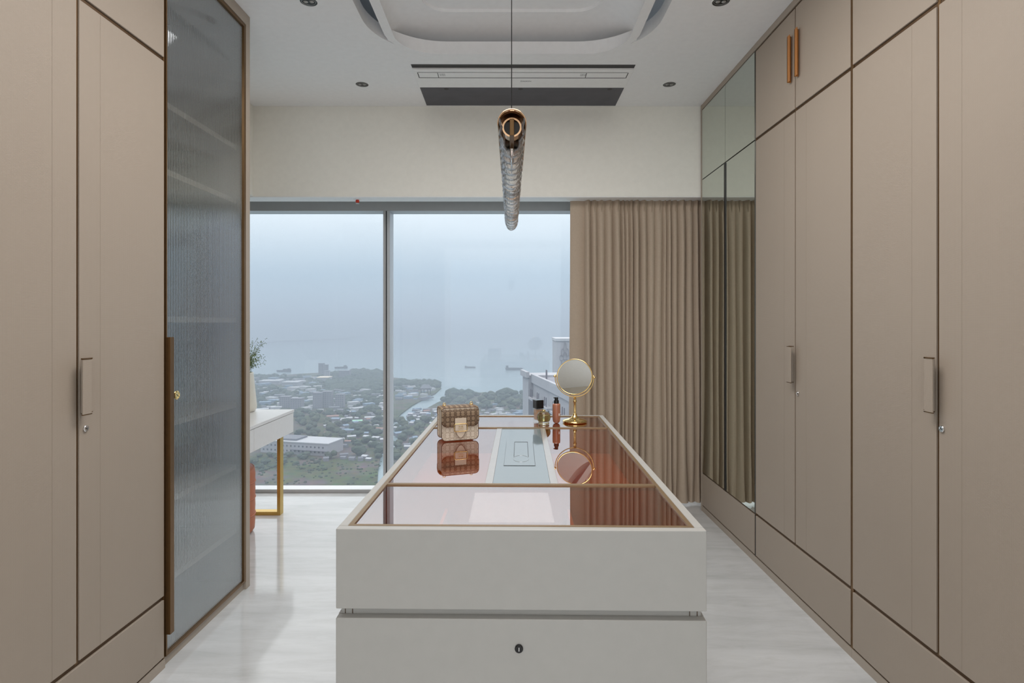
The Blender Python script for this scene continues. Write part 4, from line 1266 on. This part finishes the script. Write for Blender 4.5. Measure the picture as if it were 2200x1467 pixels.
# ships
def ship(x, y, wpx, flip, label, cabins):
    p = gp(x, y, GZ - 1.5); k = p.y / F_PX; L = wpx * k
    t = empty('cargo_ship', p); tag(t, label, 'ship'); t.scale = (-1 if flip else 1, 1, 1)
    bm = bmesh.new()
    pts = [(-0.5, 0.13), (0.5, 0.15), (0.46, 0.0), (-0.46, 0.0)]
    A = [bm.verts.new((u * L, -L * 0.07, v * L)) for u, v in pts]; B = [bm.verts.new((u * L, L * 0.07, v * L)) for u, v in pts]
    for i in range(4): bm.faces.new((A[i], A[(i + 1) % 4], B[(i + 1) % 4], B[i]))
    bm.faces.new(A); bm.faces.new(B)
    obj('hull', bm, ship_m, t)
    for u, w_, h_ in cabins:
        box('deckhouse', (u - w_ / 2) * L, (u + w_ / 2) * L, -L * 0.05, L * 0.05, 0.12 * L, (0.12 + h_) * L, ship_m, t)
ship(610, 799, 31, False, 'dark cargo ship with two deckhouses left of the tower', [(0.08, 0.26, 0.10), (0.36, 0.2, 0.13)])
ship(733, 791.5, 28, False, 'dark cargo ship right of the tower block', [(0.3, 0.22, 0.13)])
ship(1010, 790.5, 24, True, 'small far cargo ship above the creek', [(0.38, 0.12, 0.1)])
ship(1104, 795, 38, True, 'long cargo ship left of the white high rise', [(0.38, 0.14, 0.14)])

# sea bridge
t = empty('sea_bridge', gp(560, 742)); tag(t, 'long low sea bridge on many piers fading in haze', 'bridge')
base = Vector(t.location)
pts = [(536, 741.5), (560, 740.5), (600, 738.2), (640, 736.5), (680, 735), (720, 733.5), (745, 731), (765, 727.5), (785, 722.5)]
def bpt(x, y):
    D = 1240 * 110 / (y - VY); return Vector(((x - VX) * D / F_PX, D, CAM_Z - (y - VY) * D / F_PX))
P3 = [bpt(x, y - 6.0) + Vector((0, 0, 0)) for x, y in pts]
P3 = []
for x, y in pts:
    g = gp(x, y, GZ - 1.5); g.z += 5.5 * g.y / F_PX; P3.append(g)
bm = bmesh.new()
tube(bm, [p - base for p in P3], 7.0, 6); obj('deck', bm, bridge_m, t)
for i in range(len(P3) - 1):
    for k in range(5):
        p = P3[i].lerp(P3[i + 1], k / 5) - base
        w_ = 6.5
        box('pier', p.x - w_ / 2, p.x + w_ / 2, p.y - 5, p.y + 5, GZ - 1.5 - base.z, p.z, bridge_m, t)
# jetty in the creek mouth
p = gp(915, 846)
t = empty('jetty', p); tag(t, 'dark timber jetty standing in the creek mouth', 'jetty')
box('deck', -9, 9, -6, 6, 8, 10, ship_m, t); 
bm = bmesh.new(); v = [bm.verts.new(q) for q in ((-9, -6, 10), (9, -6, 10), (9, 6, 10), (-9, 6, 10), (-5, 0, 16), (5, 0, 16))]
for f in ((0, 1, 5, 4), (2, 3, 4, 5), (0, 4, 3), (1, 2, 5)): bm.faces.new([v[i] for i in f])
obj('roof', bm, roof_k, t)
for x in (-8, -3, 3, 8): box('post', x - 0.6, x + 0.6, -0.6, 0.6, -2, 8, ship_m, t)

# white high rise on the right, seen along its facade
nf, nn = px(1145, 803, 150.0), px(1228, 838, 113.0)
fd = Vector((nn.x - nf.x, nn.y - nf.y, 0)); Lf = fd.length
ang = math.atan2(fd.y, fd.x)
t = empty('high_rise', (nf.x, nf.y, GZ), ang); tag(t, 'white high rise with ledges and dark windows behind the bottles', 'building')
zt = nf.z - GZ
# local: x along the facade towards the camera, +y away from the viewer's side, so facade faces -y
box('wall', 0, Lf + 30, 0, 22, 0, zt - 1.2, conc_w, t)
box('wing', -8, 0, -1.2, 20, 0, zt - 0.4, conc_w, t)
rf = box('roof', -0.4, Lf + 30, 0.5, 21.5, zt - 1.2, zt - 0.9, conc_g, t)
box('parapet', -0.2, Lf + 30.2, -0.5, 0.3, zt - 2.2, zt, conc_w, rf)
box('parapet', -8.4, 0.3, -1.8, -1.0, zt - 1.0, zt + 0.5, conc_w, rf)
box('parapet', -8.4, Lf + 30, 20.5, 21.6, zt - 1.2, zt + 0.5, conc_w, rf)
for k in range(4):
    z = zt - 6.2 - k * 9.0
    for j in range(5):
        x = 2 + j * 8.0
        lg = box('ledge', x - 0.6, x + 4.6, -1.6, -0.02, z, z + 0.5, conc_w, t)
        box('window', x, x + 1.5, -0.25, -0.02, z - 6.6, z - 0.3, win_dk, t)
        box('window', x + 2.4, x + 3.9, -0.25, -0.02, z - 6.6, z - 0.3, win_dk, t)
        bm = bmesh.new()
        for q in (0.4, 2.0): bx(bm, x + q, x + q + 0.18, -1.2, -1.0, z + 0.5, z + 2.6)
        obj('rail_post', bm, conc_g, lg)
for y in (2.0, 6.5, 12.0):
    bm = bmesh.new()
    for q in (0.0, 0.9): bx(bm, 6 + q, 6.2 + q, y, y + 0.2, zt - 0.9, zt + 1.5)
    obj('roof_pipe', bm, conc_g, rf)

# pale tower with a looped emblem
D2 = 220.0
p = px(1195, 727, D2); k2 = D2 / F_PX
t = empty('emblem_tower', (p.x, D2, GZ)); tag(t, 'pale tower with a looped wall emblem behind the mirror', 'building')
zt = p.z - GZ
box('wall', 0, 22, 0, 20, 0, zt - 1.0, conc_w, t); box('roof', -0.3, 22.3, -0.3, 20.3, zt - 1.0, zt, roof_w, t)
bm = bmesh.new()
cxm = 19 * k2
def em(cx, cy, rx, ry):
    tube(bm, torus_pts((cx * k2, -0.15, zt - (cy - 727) * k2), (1, 0, 0), (0, 0, 1), rx * k2, ry * k2, 24), 0.11, 6, True)
for cx, cy, rx, ry in ((19, 746, 2.5, 11), (14.5, 757, 3.2, 9), (23.5, 757, 3.2, 9), (19, 764, 4, 8), (11.5, 768, 4, 6), (26.5, 768, 4, 6), (15.5, 778, 4, 7), (22.5, 778, 4, 7), (19, 790, 4, 9)):
    em(cx, cy, rx, ry)
obj('emblem', bm, emblem_m, t)

# ------------------------------------------------------------------ sea haze
hz, n, l = nodes_of('sea_haze')
n.remove(n['Principled BSDF'])
HZ_COL, HZ_D = (0.53, 0.61, 0.715, 1), 0.00072
vs = n.new('ShaderNodeVolumeScatter'); vs.inputs['Color'].default_value = HZ_COL; vs.inputs['Density'].default_value = HZ_D
va = n.new('ShaderNodeVolumeAbsorption'); va.inputs['Color'].default_value = HZ_COL; va.inputs['Density'].default_value = HZ_D
ad = n.new('ShaderNodeAddShader')
l.new(vs.outputs[0], ad.inputs[0]); l.new(va.outputs[0], ad.inputs[1])
l.new(ad.outputs[0], n['Material Output'].inputs['Volume'])
o = box('haze', -9000, 9000, 60, 12000, GZ - 1.0, GZ + 210, hz); tag(o, 'thin blue grey haze hanging over sea and land', 'haze', kind='stuff')
